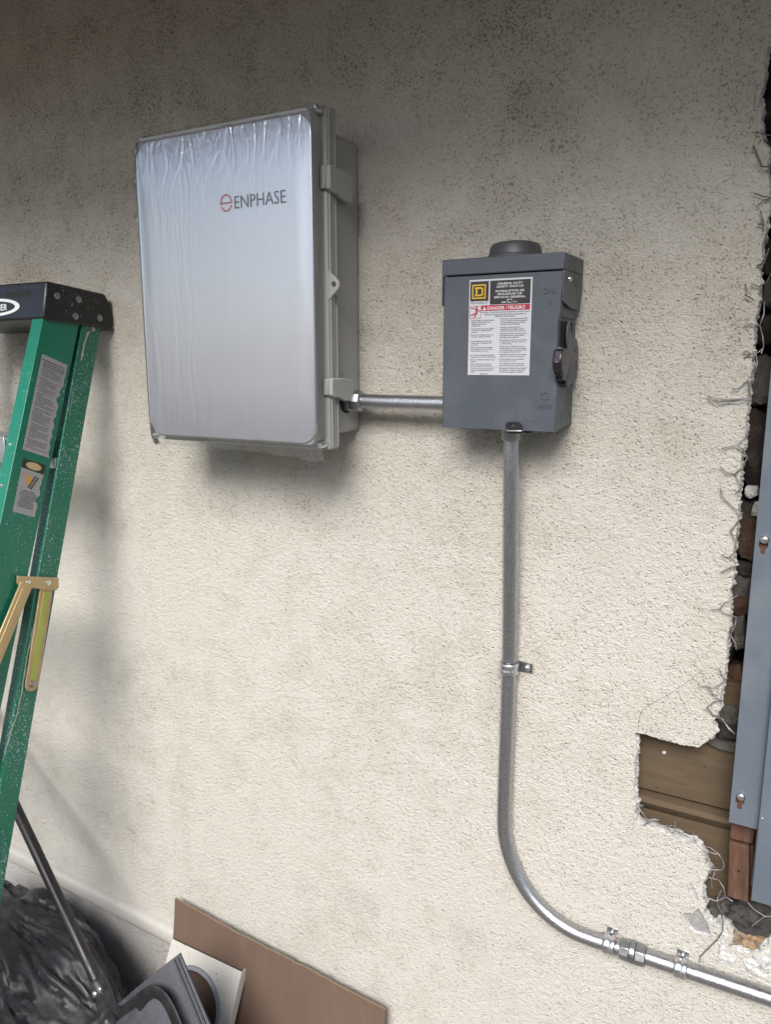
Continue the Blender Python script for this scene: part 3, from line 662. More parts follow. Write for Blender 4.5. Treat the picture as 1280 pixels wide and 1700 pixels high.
# ------------------------------------------------------------------ safety switch
sw = root('safety_switch', 'dark grey steel safety switch box with a warning label on its cover', 'switch', (-.416, 0, 1.600))
boxo('enclosure', 'switch_grey', sw, -.5045, -.3300, -.0835, -.001, 1.604, 1.840, .0015)
cover_out = [(-.5065, 1.600), (-.3270, 1.600), (-.3270, 1.664), (-.3290, 1.669), (-.3290, 1.760), (-.3262, 1.767), (-.3255, 1.824), (-.5065, 1.824)]
bm = B(); plate(bm, cover_out, [], XZ(-.0955), .0115); cov = obj('cover', bm, 'switch_grey', sw, 30, .0012)
bm = B(); plate(bm, [(-.0845, 1.601), (-.022, 1.608), (-.018, 1.664), (-.0845, 1.664)], [], YZ(-.3272), .002); obj('cover_flange', bm, 'switch_grey', cov, 30, .0006)
bm = B(); plate(bm, [(-.0845, 1.762), (-.010, 1.762), (-.010, 1.822), (-.0845, 1.822)], [], YZ(-.3275), .002); obj('cover_flange', bm, 'switch_grey', cov, 30, .0006)
# hood
boxo('hood', 'switch_grey', sw, -.5085, -.3225, -.0990, -.0003, 1.8255, 1.8485, .0015)
for X_, nm in ((-.3225, 'hood_wing'), (-.5065, 'hood_wing')):
    bm = B(); plate(bm, [(-.0985, 1.8252), (-.0985, 1.783), (-.060, 1.7755), (-.012, 1.7745), (-.002, 1.800), (-.002, 1.8252)], [], YZ(X_), .002); obj(nm, bm, 'switch_grey', sw, 30, .0005)
screw('hood_screw', (-.3225, WX(946, 463, -.3225).y, WX(946, 463, -.3225).z), (1, 0, 0), .0042, sw)
bm = B(); lathe(bm, (-.411, -.052, 1.8484), (0, 0, 1), [(0, .0425), (.004, .0425), (.0055, .0395), (.016, .0375), (.021, .0345), (.0235, .027), (.0245, .010), (.0246, .0002)], 40); obj('hub_cap', bm, 'hub_grey', sw, 40)
for px in ((797, 428), (910, 419)):
    p = W(*px, -.06); screw('top_screw', (p.x, -.06, 1.8485), (0, 0, 1), .004, sw)
# handle and its plate on the right side
bm = B(); box(bm, -.3275, -.3268, -.078, -.030, 1.668, 1.757); obj('handle_slot', bm, 'slot_black', sw)
hp = [(-.066, 1.757), (-.061, 1.757), (-.056, 1.745), (-.046, 1.735), (-.022, 1.733), (-.012, 1.720), (-.010, 1.690), (-.020, 1.672), (-.052, 1.664), (-.064, 1.664), (-.071, 1.672), (-.073, 1.684), (-.066, 1.692), (-.060, 1.702), (-.062, 1.713), (-.070, 1.722), (-.074, 1.735), (-.072, 1.748)]
bm = B(); plate(bm, hp, [circ(-.064, 1.678, .0042, 12), circ(-.030, 1.716, .0032, 12), circ(-.026, 1.700, .0025, 12)], YZ(-.3215), .0022); hpl = obj('handle_plate', bm, 'switch_grey', sw, 30, .0005)
bm = B(); box(bm, -.3262, -.3236, -.080, -.028, 1.7, 1.712); obj('handle_pivot', bm, 'hub_grey', hpl, 30, .001)
bm = B()
hb = [(-.083, 1.716), (-.100, 1.719), (-.117, 1.7165), (-.1225, 1.699), (-.120, 1.690), (-.110, 1.681), (-.096, 1.6775), (-.083, 1.684)]
plate(bm, hb, [], YZ(-.3145), .0130); hd = obj('handle', bm, 'purple_black', sw, 30, .0025)
bm = B(); box(bm, -.3210, -.3200, -.1228, -.1218, 1.6995, 1.7005); box(bm, -.3208, -.3202, -.1180, -.1005, 1.7180, 1.7192); obj('white_line', bm, 'white_print', hd)  # two thin white lines on the handle's nose and top
bm = B(); box(bm, -.3265, -.3195, -.095, -.070, 1.6735, 1.683); obj('handle_arm', bm, 'hub_grey', hd, 30, .001)
for rk in (.021, .0125):
    bm = B(); cc = (-.042, 1.634); ring_strip(bm, circ(*cc, rk, 28), circ(*cc, rk - .0008, 28), YZ(-.3263)); flatobj('knockout_ring', bm, 'hub_grey', sw)
# embossed marks
Ye = -.0966; pl_ = XZ(Ye)
for s, px, h, wd in (('ON', (902, 488), .0085, .0175), ('I', (912, 508), .0085, .0012), ('OFF', (893, 681), .0085, .0205)):
    p = W(*px, Ye); x = p.x; full = sum(1 for _ in s); cw_ = wd / full
    for k, ch in enumerate(s):
        bm = B(); text(bm, ch, x + k * cw_, p.z, h, pl_, bold=-.005, thick=.0014, width=cw_ * (.82 if ch != 'I' else 1)); obj('embossed_letter', bm, 'switch_grey', cov)
p = W(905, 657, Ye); bm = B()
rs = [[bm.verts.new((p.x + r_ * math.cos(a_), Ye + y_, p.z + r_ * math.sin(a_))) for r_, y_ in ((.0068, .0011), (.0058, 0), (.0042, 0), (.0033, .0011))] for a_ in [2 * math.pi * k / 24 for k in range(24)]]
for i in range(24):
    for k in range(3): bm.faces.new((rs[i - 1][k], rs[i - 1][k + 1], rs[i][k + 1], rs[i][k]))
obj('embossed_circle', bm, 'switch_grey', cov, 30)
# cover hasp at the foot
p = W(853, 709, -.098)
bm = B(); plate(bm, [(p.x - .012, p.z - .004), (p.x + .013, p.z - .004), (p.x + .013, p.z + .002), (p.x + .008, p.z + .0075), (p.x - .010, p.z + .0075), (p.x - .013, p.z + .003)], [circ(p.x - .001, p.z + .0030, .0042, 14, .0022)], XZ(-.0985), .0028); hs = obj('hasp', bm, 'slot_black', sw, 30, .0006)
bm = B(); box(bm, p.x - .0112, p.x + .0125, -.0985, -.086, p.z - .0068, p.z - .0042); obj('hasp_lip', bm, 'zinc', hs, 30, .0005)
bm = B(); box(bm, p.x - .0165, p.x + .017, -.094, -.060, p.z - .0100, p.z - .0085); obj('hasp_shelf', bm, 'hub_grey', hs, 30, .0005)
# warning label
LX0, LX1, LZ0, LZ1 = -.4648, -.3685, 1.6805, 1.8177; LW, LH = LX1 - LX0, LZ1 - LZ0
def LP(Y): return lambda u, v, w: Vector((LX0 + u * LW, Y + w, LZ1 - v * LH))
def ltext(bm, s, u, v, h, Y, align='L', width=None, maxw=None, bold=0.0):        # u, v in label fractions, h in fraction of the height
    pf = lambda a, b, w: Vector((a, Y + w, b)); text(bm, s, LX0 + u * LW, LZ1 - v * LH, h * LH, pf, width=width * LW if width else None, align=align, maxw=maxw * LW if maxw else None, bold=bold)
bm = B(); plate(bm, [(LX0, LZ0), (LX1, LZ0), (LX1, LZ1), (LX0, LZ1)], [], XZ(-.0959), .0004); lab = obj('warning_label', bm, 'label_white', cov)
Y1, Y2, Y3 = -.0962, -.0965, -.0968
def lrect(bm, u0, u1, v0, v1, Y): flat(bm, [(u0, v0), (u1, v0), (u1, v1), (u0, v1)], LP(Y))
bm = B(); lrect(bm, .018, .318, .018, .222, Y1); lrect(bm, .340, .975, .018, .262, Y1); flatobj('black_field', bm, 'label_black', lab)
bm = B(); ring_strip(bm, [(.05, .05), (.272, .05), (.272, .198), (.05, .198)], [(.071, .065), (.251, .065), (.251, .183), (.071, .183)], LP(Y2))
ring_strip(bm, [(.108, .078), (.205, .078), (.232, .093), (.232, .158), (.205, .171), (.108, .171)], [(.137, .096), (.194, .096), (.205, .101), (.205, .149), (.194, .154), (.137, .154)], LP(Y2))
lrect(bm, .094, .1075, .078, .096, Y2); lrect(bm, .094, .1075, .154, .171, Y2); flatobj('emblem', bm, 'label_yellow', lab)
bm = B()
for s, v, wd in (('GENERAL DUTY', .062, .40), ('SAFETY SWITCH', .093, .42), ('INTERRUPTOR DE', .138, .45), ('SEGURIDAD DE', .168, .385), ('SERVICIO GENERAL', .200, .50), ('60 A', .224, .09), ('240 Vac / V~', .250, .25)):
    ltext(bm, s, .655, v, .0215 if wd > .3 else .017, Y2, 'C', width=wd, bold=.012)
flatobj('title_print', bm, 'white_print', lab)
bm = B(); ltext(bm, 'SQUARE D', .018, .248, .018, Y1, width=.29, bold=.005); flatobj('maker_print', bm, 'label_black', lab)
bm = B(); lrect(bm, .205, .975, .268, .325, Y1); flatobj('danger_band', bm, 'label_red', lab)
bm = B(); ltext(bm, 'DANGER / PELIGRO', .305, .3155, .036, Y2, width=.60, bold=.014); flat(bm, [(.225, .317), (.285, .317), (.255, .279)], LP(Y2)); flatobj('danger_print', bm, 'white_print', lab)
bm = B(); flat(bm, [(.251, .290), (.259, .290), (.257, .305), (.253, .305)], LP(Y3)); lrect(bm, .252, .258, .308, .313, Y3); flatobj('danger_mark', bm, 'label_red', lab)
bm = B(); ring_strip(bm, [(.015, .272), (.198, .272), (.198, .402), (.015, .402)], [(.021, .276), (.192, .276), (.192, .398), (.021, .398)], LP(Y1))
def stroke(bm, a, b, wd, Y):
    ax, ay = a[0] * LW, a[1] * LH; bx_, by = b[0] * LW, b[1] * LH; d = Vector((bx_ - ax, by - ay)).normalized(); n_ = Vector((-d.y, d.x)) * wd * LW / 2
    flat(bm, [((ax + n_.x) / LW, (ay + n_.y) / LH), ((bx_ + n_.x) / LW, (by + n_.y) / LH), ((bx_ - n_.x) / LW, (by - n_.y) / LH), ((ax - n_.x) / LW, (ay - n_.y) / LH)], LP(Y))
flat(bm, [(u, v) for u, v in circ(.13, .287, .013, 12, .009)], LP(Y2))
for a_, b_, wd in (((.125, .297), (.135, .345), .032), ((.03, .288), (.12, .305), .012), ((.135, .30), (.19, .335), .011), ((.13, .343), (.03, .372), .016), ((.135, .345), (.085, .392), .016), ((.10, .276), (.19, .33), .004)): stroke(bm, a_, b_, wd, Y2 - rng.random() * .0001)
flatobj('shock_pictogram', bm, 'label_red', lab)
bm = B()
ltext(bm, 'HAZARD OF ELECTRIC SHOCK, EXPLOSION, OR ARC FLASH', .59, .348, .0125, Y1, 'C', width=.755, bold=.012)
ltext(bm, 'PELIGRO DE DESCARGA ELÉCTRICA, EXPLOSIÓN O', .59, .372, .0125, Y1, 'C', width=.65, bold=.01); ltext(bm, 'DESTELLO POR ARQUEO', .59, .391, .0125, Y1, 'C', width=.32, bold=.01)
EN = [(.428, ['• Apply appropriate personal protective', '  equipment (PPE) and follow safe', '  electrical work practices.', '  See NFPA 70E.']), (.515, ['• This equipment must only be installed', '  and serviced by qualified electrical', '  personnel.']), (.580, ['• Never operate energized switch with', '  door open.  Keep door fastened.']), (.646, ['• Turn off switch before removing or', '  installing fuses or making load side', '  connections.']), (.711, ['• Always use a properly rated voltage', '  sensing device at all line and load fuse', '  clips to confirm switch is off.']), (.794, ['• Turn off power supplying switch before', '  doing any other work on or inside switch.']), (.842, ['• Do not use renewable link fuses in fused', '  switches.']), (.888, ['  Failure to follow these instructions', '  will result in death or serious injury.']), (.937, ['  To lock out switch, place padlock hasp', '  through hole in faceplate and hole in', '  handle.'])]
ES = [(.418, ['• Utilice equipo de protección personal (EPP)', '  apropiado y siga las prácticas de seguridad', '  eléctrica establecidas por su Compañía', '  (consulte la norma NFPA 70E).']), (.505, ['• Únicamente el personal eléctrico', '  especializado deberá instalar y prestar', '  servicio de mantenimiento a este equipo.']), (.570, ['• Nunca haga funcionar el interruptor con la', '  puerta abierta cuando esté energizado.', '  Mantenga la puerta asegurada.']), (.637, ['• Desenergice el interruptor antes de extraer', '  o instalar fusibles o de hacer conexiones', '  en el lado de carga.']), (.704, ['• Siempre utilice un dispositivo de tensión', '  nominal adecuado en los clips para fusibles', '  de los lados de carga y línea para confirmar', '  la desenergización del interruptor.']), (.788, ['• Desenergice el interruptor antes de realizar', '  cualquier otro trabajo en el interruptor.']), (.836, ['• No utilice fusibles de cinta renovables en', '  los interruptores de fusible.']), (.882, ['  El incumplimiento de estas precauciones', '  podrá causar la muerte o lesiones serias.']), (.933, ['  Para bloquear el interruptor, pase la aldaba', '  del candado por el agujero en la placa de', '  identificación y el agujero en la palanca.'])]
for U, T, mw in ((.025, EN, .42), (.50, ES, .485)):
    for v, ls in T:
        for k, s in enumerate(ls): ltext(bm, s.strip(), U + (.02 if s.startswith('  ') else 0), v + k * .0193, .0125, Y1, maxw=mw, bold=.012)
ltext(bm, '80273-861-03', .20, .9935, .012, Y1, width=.14, bold=.008)
lrect(bm, .015, .985, .9135, .9150, Y1)
flatobj('small_print', bm, 'print_grey', lab)

# ------------------------------------------------------------------ conduits
def hexnut(bm, c, ax, d0, d1, r): lathe(bm, c, ax, [(d0, r * .93), (d0 + .0012, r), (d1 - .0012, r), (d1, r * .93)], 6)
hc0 = W(600, 667, -.050); HZ = (hc0.z + W(737, 669, -.05).z) / 2
hcd = root('short_conduit', 'short level galvanised conduit between the grey cabinet and the safety switch', 'conduit', (-.61, -.05, HZ))
bm = B(); tube(bm, [(-.690, -.05, HZ), (-.5035, -.05, HZ)], .0122, 28); obj('tube', bm, 'galv', hcd, 40)
bm = B(); lathe(bm, (-.7098, -.05, HZ), (1, 0, 0), [(0, .0205), (.0030, .0205), (.0042, .0190)], 28); obj('sealing_ring', bm, 'slot_black', hcd, 40)
bm = B(); hexnut(bm, (-.7055, -.05, HZ), (1, 0, 0), 0, .009, .0200); obj('locknut', bm, 'cast_zinc', hcd, 30, .0006)
bm = B(); lathe(bm, (-.6965, -.05, HZ), (1, 0, 0), [(0, .0170), (.004, .0182), (.0160, .0182), (.0190, .0165), (.0210, .0135), (.0212, .0125)], 8); obj('compression_nut', bm, 'cast_zinc', hcd, 30, .0006)
cpx = [(851, 716, -.044), (850.5, 760, -.043), (849, 850, -.036), (847, 960, -.026), (845.5, 1050, -.0185), (844.5, 1105, -.0165), (842, 1180, -.0165), (839, 1250, -.0165), (836.5, 1310, -.0165), (836, 1345, -.0165), (838.5, 1383, -.0165), (846, 1417, -.0165), (858, 1448, -.0165), (875, 1478, -.0165), (897, 1505, -.0165), (922, 1527, -.0165), (950, 1545, -.0165), (980, 1557.5, -.0165), (1010, 1567.5, -.0165)]
cw = [W(*q) for q in cpx]
for v in cw[:10]: v.x = -.4115 + (v.x + .4115) * .4
zc_ = .7415
def crom(P, n=5):
    out = []
    for i in range(len(P) - 1):
        a, b, c, d = P[max(i - 1, 0)], P[i], P[i + 1], P[min(i + 2, len(P) - 1)]
        for k in range(n):
            t = k / n; out.append(.5 * ((2 * b) + (c - a) * t + (2 * a - 5 * b + 4 * c - d) * t * t + (3 * b - a - 3 * c + d) * t ** 3))
    out.append(P[-1]); return out
cnd = root('bent_conduit', 'long galvanised conduit dropping from the safety switch and bending to the right', 'conduit', (-.41, 0, .74))
cEnd = W(1040, 1577, -.0165); cFar = W(1280, 1657, -.0165); dirL = (cFar - cEnd).normalized()
bm = B(); tube(bm, crom(cw) + [cEnd], .0128, 28); obj('tube', bm, 'galv', cnd, 40)
t0 = cw[0]; ax0 = (cw[1] - cw[0]).normalized()
bm = B(); lathe(bm, Vector((t0.x, t0.y, 1.5995)), ax0, [(0, .0172), (.0165, .0165), (.019, .0150), (.0200, .0132)], 28); obj('top_connector', bm, 'cast_zinc', cnd, 40)
boxo('connector_lug', 'cast_zinc', cnd, t0.x + .0135, t0.x + .0185, t0.y - .004, t0.y + .004, 1.582, 1.598, .001)
c0 = W(1030, 1573.5, -.0165)
cp = bpy.data.objects
bm = B(); lathe(bm, c0, dirL, [(.000, .0135), (.0005, .0165), (.016, .0172), (.0165, .0150)], 8); cn = obj('compression_nut', bm, 'cast_zinc', cnd, 30, .0007)
bm = B(); lathe(bm, c0, dirL, [(.0165, .0172), (.0175, .0178), (.0245, .0178), (.0255, .0172)], 24); obj('coupling_body', bm, 'cast_zinc', cnd, 30, .0005)
bm = B(); lathe(bm, c0, dirL, [(.0258, .0150), (.0262, .0178), (.0415, .0165), (.0420, .0135)], 8); obj('compression_nut', bm, 'cast_zinc', cnd, 30, .0007)
low = root('lower_conduit', 'straight galvanised conduit running level past the crumbled plaster from the coupling', 'conduit', tuple(c0 + dirL * .05))
bm = B(); tube(bm, [c0 + dirL * .0425, c0 + dirL * .9], .0128, 28); obj('tube', bm, 'galv', low, 40)
for px in ((1003, 1556), (1024, 1566)):
    p = W(*px, -.0165); bm = B(); q = p + Vector((0, -.004, .0124)); lump(bm, q, (.0012, .002, .0012), 3, .2, 2, 2); obj('red_mark', bm, 'label_red', cnd)
def strap(name, label, c, t, side, fl=.036, grp=None):
    t = Vector(t).normalized(); rt = root(name, label, 'strap', tuple(c), grp)
    out = Vector((0, -1, 0)); s = Vector(side).normalized(); bm = B(); prof = []
    for k in range(15):
        a_ = R(-100 + 200 * k / 14); prof.append(out * math.cos(a_) * .0142 + s * math.sin(a_) * .0142)
    va = []
    for d_, rr_ in ((-.0095, 1.0), (-.0075, 1.10), (-.0035, 1.10), (-.0012, 1.02), (.0012, 1.02), (.0035, 1.10), (.0075, 1.10), (.0095, 1.0)): va.append([bm.verts.new(Vector(c) + t * d_ + q * rr_) for q in prof])
    for i in range(len(va) - 1):
        for k in range(14): bm.faces.new((va[i][k], va[i][k + 1], va[i + 1][k + 1], va[i + 1][k]))
    bd = obj('band', bm, 'zinc', rt, 45)
    md = bd.modifiers.new('thick', 'SOLIDIFY'); md.thickness = .0012; md.offset = 1
    bm = B(); base = Vector((c[0], -.0012, c[2]))
    pts = [base + s * .0105 + t * .009, base + s * fl + t * .009, base + s * fl - t * .009, base + s * .0105 - t * .009]
    a = [bm.verts.new(q) for q in pts]; b = [bm.verts.new(q + Vector((0, -.0018, 0))) for q in pts]
    bm.faces.new(a); bm.faces.new(b[::-1])
    for i in range(4): bm.faces.new((a[i - 1], a[i], b[i], b[i - 1]))
    obj('foot', bm, 'zinc' if fl < .03 else 'cast_zinc', rt, 30, .0005)
    screw('screw', base + s * (fl - .0085) + Vector((0, -.003, 0)), (0, -1, 0), .0055 if fl > .03 else .0036, rt)
    return rt
def at_z(z):
    P = crom(cw); 
    return min(P, key=lambda v: abs(v.z - z) + (0 if v.x < -.38 else 9))
pz = W(846, 1108, -.0165).z; c_ = at_z(pz)
strap('conduit_strap', 'zinc one-hole strap on the upright run of the bent conduit', (c_.x, c_.y, pz), (0, 0, 1), (1, 0, 0))
p = W(1013, 1568, -.0165); strap('conduit_strap', 'zinc strap on the bent conduit just before its coupling', tuple(p), dirL, (0, 0, 1), .0225)
p = W(1131, 1607, -.0165); p = c0 + dirL * ((p - c0).dot(dirL)); strap('conduit_strap', 'zinc strap on the lower conduit beyond the coupling', tuple(p), dirL, (0, 0, 1), .0225)

# ------------------------------------------------------------------ electrical panel at the opening
pan = root('electrical_panel', 'tall blue-grey electrical panel set into the torn wall opening', 'panel', (.12, 0, .916))
fl = [W(1280, 552, -.02), W(1213, 1365, -.02)]; FX = -.0585; FZ = 1.021
kh = []
for px in ((1268, 905), (1229, 1330)):
    p = W(*px, -.02); kh.append(p)
def keyhole(p): return circ(p.x, p.z, .0058, 18, None, R(-50), R(230)) + [(p.x - .0025, p.z - .0125), (p.x, p.z - .0140), (p.x + .0025, p.z - .0125)]
def keyh(p):
    r_ = .0062; a_ = [(p.x + r_ * math.cos(R(t)), p.z + r_ * math.sin(R(t))) for t in range(-60, 241, 20)]
    return a_ + [(p.x - .0028, p.z - .0115), (p.x - .0015, p.z - .0135), (p.x + .0015, p.z - .0135), (p.x + .0028, p.z - .0115)]
bm = B(); plate(bm, [(FX, FZ), (.30, FZ - .002), (.30, 2.05), (FX, 2.05)], [keyh(p) for p in kh], XZ(-.020), .0016); flg = obj('flange', bm, 'panel_grey', pan, 30, .0005)
cvx = (W(1253, 1383, -.03).x + W(1250, 1480, -.03).x) / 2 + .002
bm = B(); plate(bm, [(cvx, .912), (.27, .912), (.27, 2.02), (cvx, 2.02)], [], XZ(-.0335), .0115); obj('cover', bm, 'panel_grey', pan, 30, .0012)
boxo('tub', 'panel_grey', pan, -.02, .26, -.0172, .125, .925, 2.0, .001)
for p in kh:
    boxo('backing_wood', 'stud', pan, p.x - .011, p.x + .011, -.0160, -.010, p.z - .02, p.z + .02, .0005)
    screw('screw', (p.x + .0012, -.0205, p.z + .0085), (0, -1, 0), .0062, pan)
for px in ((1257.5, 1356), (1266, 1462)):
    pass
p = W(1256, 1356, -.033); screw('screw', (cvx + .004, -.0335, p.z), (0, -1, 0), .0018, pan)

# ------------------------------------------------------------------ step ladder leaning on the wall
LXr = -1.318
lad = root('step_ladder', 'green fibreglass step ladder with a black cap leaning against the wall', 'ladder', (-1.5, -.6, 0))
def rail(name, X, top, bot, wdt, flange, mat, sgn):
    # C-channel: web on x = X, flanges running towards the ladder's middle
    top = Vector((0,) + top); bot = Vector((0,) + bot); d = (bot - top).normalized(); n_ = Vector((0, d.z, -d.y))
    if n_.y > 0: n_ = -n_
    t = .004; prof = [(0, 0), (wdt, 0), (wdt, flange), (wdt - t, flange), (wdt - t, t), (t, t), (t, flange), (0, flange)]
    bm = B(); rg = []
    for e in (top, bot): rg.append([bm.verts.new(Vector((X - sgn * f, e.y + n_.y * k, e.z + n_.z * k))) for k, f in prof])
    for i in range(8): bm.faces.new((rg[0][i - 1], rg[0][i], rg[1][i], rg[1][i - 1]))
    bm.faces.new(rg[0]); bm.faces.new(rg[1][::-1]); return obj(name, bm, mat, lad, 30, .0012)
fb = lambda z: -.088 - (1.772 - z) * .343            # back edge of the front rails
rb = lambda z: -.034 - (1.764 - z) * .309            # back edge of the rear rails
LW_ = .36
for X, sg in ((LXr, 1), (LXr - LW_, -1)):
    rail('front_rail', X, (fb(1.80), 1.80), (fb(0.0), 0.0), .082, .032, 'green', sg)
    rail('rear_rail', X - sg * .001, (rb(1.80), 1.80), (rb(.004), .004), .046, .026, 'green_rear', sg)
# cap
bm = B(); cap = [(-.174, 1.781), (-.160, 1.7765), (-.055, 1.7705), (-.008, 1.763), (-.004, 1.775), (-.008, 1.820), (-.020, 1.838), (-.159, 1.852)]
cz = [(u, v) for u, v in cap]
XR, XL = LXr + .004, LXr - LW_ - .004
plate(bm, cz, [], YZ(XR), XR - XL); capo = obj('top_cap', bm, 'cap_black', lad, 30, .004)
# the cap's front face basis
A0 = Vector((XR, -.174, 1.781)); A1 = Vector((XR, -.159, 1.852)); vdir = (A1 - A0); nf = Vector((0, -vdir.z, vdir.y)).normalized()
def CF(off): return lambda u, v, w: Vector((u, A0.y + vdir.y * v / vdir.length, A0.z + vdir.z * v / vdir.length)) + nf * (off - w)
def onface(px, py):
    q = W(px, py, -.166); return q.x, (q.z - 1.781)
s0, s1 = onface(7, 488), onface(47, 488)
bm = B(); flat(bm, rrect(s0[0], s1[0], s0[1] - .0055, s0[1] + .0055, .005, 4), CF(.0006)); flatobj('grip_slot', bm, 'slot_black', capo)
oc = (-1.462, onface(20, 509)[1]); 
bm = B(); ring_strip(bm, circ(*oc, .075, 40, .0175), circ(*oc, .061, 40, .0120), CF(.0006)); text(bm, 'WERNER', oc[0], oc[1] - .0065, .0130, CF(.0006), align='C', width=.074, bold=.02); flatobj('maker_oval', bm, 'white_print', capo)
for px in ((94, 491), (130, 497), (125, 525), (165, 528)):
    q = WX(*px, XR); bm = B(); lathe(bm, (XR - .0005, q.y, q.z), (1, 0, 0), [(0, .0068), (.0012, .0066), (.0024, .0050), (.0030, .0020), (.0031, .0001)], 16); obj('rivet', bm, 'cast_zinc', capo, 40)
q = WX(154, 546, LXr); 
for px, X in (((154, 547), LXr),):
    q = WX(*px, X); bm = B(); lathe(bm, (X - .0005, q.y, q.z), (1, 0, 0), [(0, .0055), (.0014, .005), (.0022, .002), (.0023, .0001)], 14); obj('rivet', bm, 'cast_zinc', lad, 40)
# steps between the front rails, rear braces
for k, z in enumerate((1.556, 1.254, .952, .650, .348)):
    y = fb(z); bm = B(); box(bm, LXr - LW_ + .004, LXr - .005, y - .0865, y - .003, z - .004, z + .001); box(bm, LXr - LW_ + .034, LXr - .034, y - .092, y - .0865, z - .047, z + .003); obj('step', bm, 'aluminium', lad, 30, .001)
    for dz in (-.012, -.087):
        zz2 = z + dz; yy = fb(zz2) - .0858; bm = B(); lathe(bm, (LXr - .018, yy + .0005, zz2), (0, -1, -.34), [(0, .0052), (.0012, .005), (.0028, .003), (.0031, .0001)], 12); obj('rivet', bm, 'aluminium', lad, 40)
    if k % 2 == 0:
        y = rb(z - .06); bm = B(); box(bm, LXr - LW_ + .004, LXr - .006, y - .05, y - .044, z - .085, z - .045); obj('rear_brace', bm, 'aluminium', lad, 30, .001)
# spreader
SXp = LXr + .0085
bm = B(); ol = [WX(*p_, SXp) for p_ in ((28, 956), (97, 959), (97, 975), (93, 980), (34, 975), (28, 969))]; plate(bm, [(v.y, v.z) for v in ol], [], YZ(SXp), .003); sp = obj('spreader_bracket', bm, 'brass_zinc', lad, 30, .0006)
for px in ((46, 967), (79.5, 967.5)):
    q = WX(*px, SXp); bm = B(); lathe(bm, (SXp - .0005, q.y, q.z), (1, 0, 0), [(0, .0058), (.0022, .0052), (.0030, .003), (.0031, .0001)], 12); obj('rivet', bm, 'zinc', sp, 40)
def arm(name, a, b, wd, X, mat, round_end=False):
    a = WX(*a, X); b = WX(*b, X); a = Vector((a.y, a.z)); b = Vector((b.y, b.z)); d = (b - a).normalized(); n_ = Vector((-d.y, d.x)) * wd / 2; bm = B()
    ol = [a + n_, a - n_]
    ol += [b + Vector((d.x * math.sin(t) * wd / 2, d.y * math.sin(t) * wd / 2)) - n_ * math.cos(t) for t in [math.pi * k / 8 for k in range(9)]]
    plate(bm, [(v.x, v.y) for v in ol], [], YZ(X), .004); o = obj(name, bm, mat, lad, 30, .0015)
    bm = B(); m_ = n_ * .45; ol = [a + m_ + d * .012, a - m_ + d * .012, b - m_ - d * .008, b + m_ - d * .008]
    plate(bm, [(v.x, v.y) for v in ol], [], YZ(X + .0009), .0012); obj('arm_groove', bm, 'green_zinc' if round_end else mat, o, 30, .0005)
    return o, b
o, e = arm('spreader_arm', (78, 972), (53, 1136), .030, SXp - .0035, 'brass_zinc', True)
bm = B(); lathe(bm, (SXp - .004, e.x, e.y), (1, 0, 0), [(0, .0065), (.0022, .006), (.0035, .004), (.0036, .0001)], 14); obj('rivet', bm, 'cast_zinc', o, 40)
arm('spreader_arm', (45, 968), (-25, 1135), .028, SXp + .004, 'brass_zinc')
# old white paint run down the rear rail, and a smear under the cap
def smear(pts, wpx, X, seed):
    bm = B(); L = []
    for k in range(len(pts) - 1):
        for m_ in range(8):
            t = m_ / 8; L.append((pts[k][0] * (1 - t) + pts[k + 1][0] * t, pts[k][1] * (1 - t) + pts[k + 1][1] * t))
    va = []
    for k, (x, y) in enumerate(L):
        w_ = wpx * (.45 + .9 * abs(noise.noise(Vector((k * .23, seed, 1))))) * min(1, (len(L) - k) / 6, (k + 1) / 4); j_ = 1.2 * noise.noise(Vector((k * .3, seed, 5)))
        va.append((bm.verts.new(WX(x - w_ + j_, y, X)), bm.verts.new(WX(x + w_ + j_, y, X))))
    for k in range(len(va) - 1): bm.faces.new((va[k][0], va[k][1], va[k + 1][1], va[k + 1][0]))
    flatobj('paint_run', bm, 'old_paint', lad)
smear([(55, 1035), (51, 1059), (42, 1101), (36, 1144), (28, 1184), (19, 1210), (10, 1240), (2, 1270)], 1.9, LXr + .0004, 3)
smear([(147, 549), (143, 560), (139, 572), (136, 590), (133, 600)], 3.0, LXr + .0004, 9)
smear([(121, 650), (119, 664), (116, 680), (114, 694)], .7, LXr + .0004, 14)
# stickers on the web of the front rail
def quadmap(px, X):
    c = [WX(*p_, X) for p_ in px]
    def f(u, v, w=0):
        q = (c[0] * (1 - u) + c[1] * u) * (1 - v) + (c[3] * (1 - u) + c[2] * u) * v; return Vector((X - w, q.y, q.z))
    return f
q1 = quadmap([(69.3, 587.3), (112, 606.5), (82.5, 761), (36.4, 746)], LXr + .0006)
tear1 = [(1, v + 0.0) for v in (0,)] + [(1 - abs(noise.noise(Vector((v * 9, 1, 1)))) * .26 * min(1, v * 4) - (.06 if v > .3 else 0), v) for v in [i / 36 for i in range(1, 36)]] + [(.97, 1)]
bm = B(); flat(bm, [(0, 0)] + tear1 + [(0, 1)], lambda u, v, w: q1(u, v)); st1 = flatobj('safety_sticker', bm, 'sticker', lad)
bm = B(); q1b = lambda u, v, w: q1(u, v) + Vector((.0003, 0, 0)); v = .045; k = 0
while v < .965:
    u = .10 if k % 5 else .05; 
    end = min(min([t[0] for t in tear1 if abs(t[1] - v) < .05] or [1]) - .05, .95) * (rng.uniform(.85, 1) if k % 5 != 4 else rng.uniform(.4, .7))
    hh = .0105 if k < 3 else .0055
    while u < end:
        wl = rng.uniform(.03, .11); flat(bm, [(u, v), (min(end, u + wl), v), (min(end, u + wl), v + hh), (u, v + hh)], q1b); u += wl + .018
    v += .0165 if k > 2 else .025; k += 1
    if k % 9 == 0: v += .012
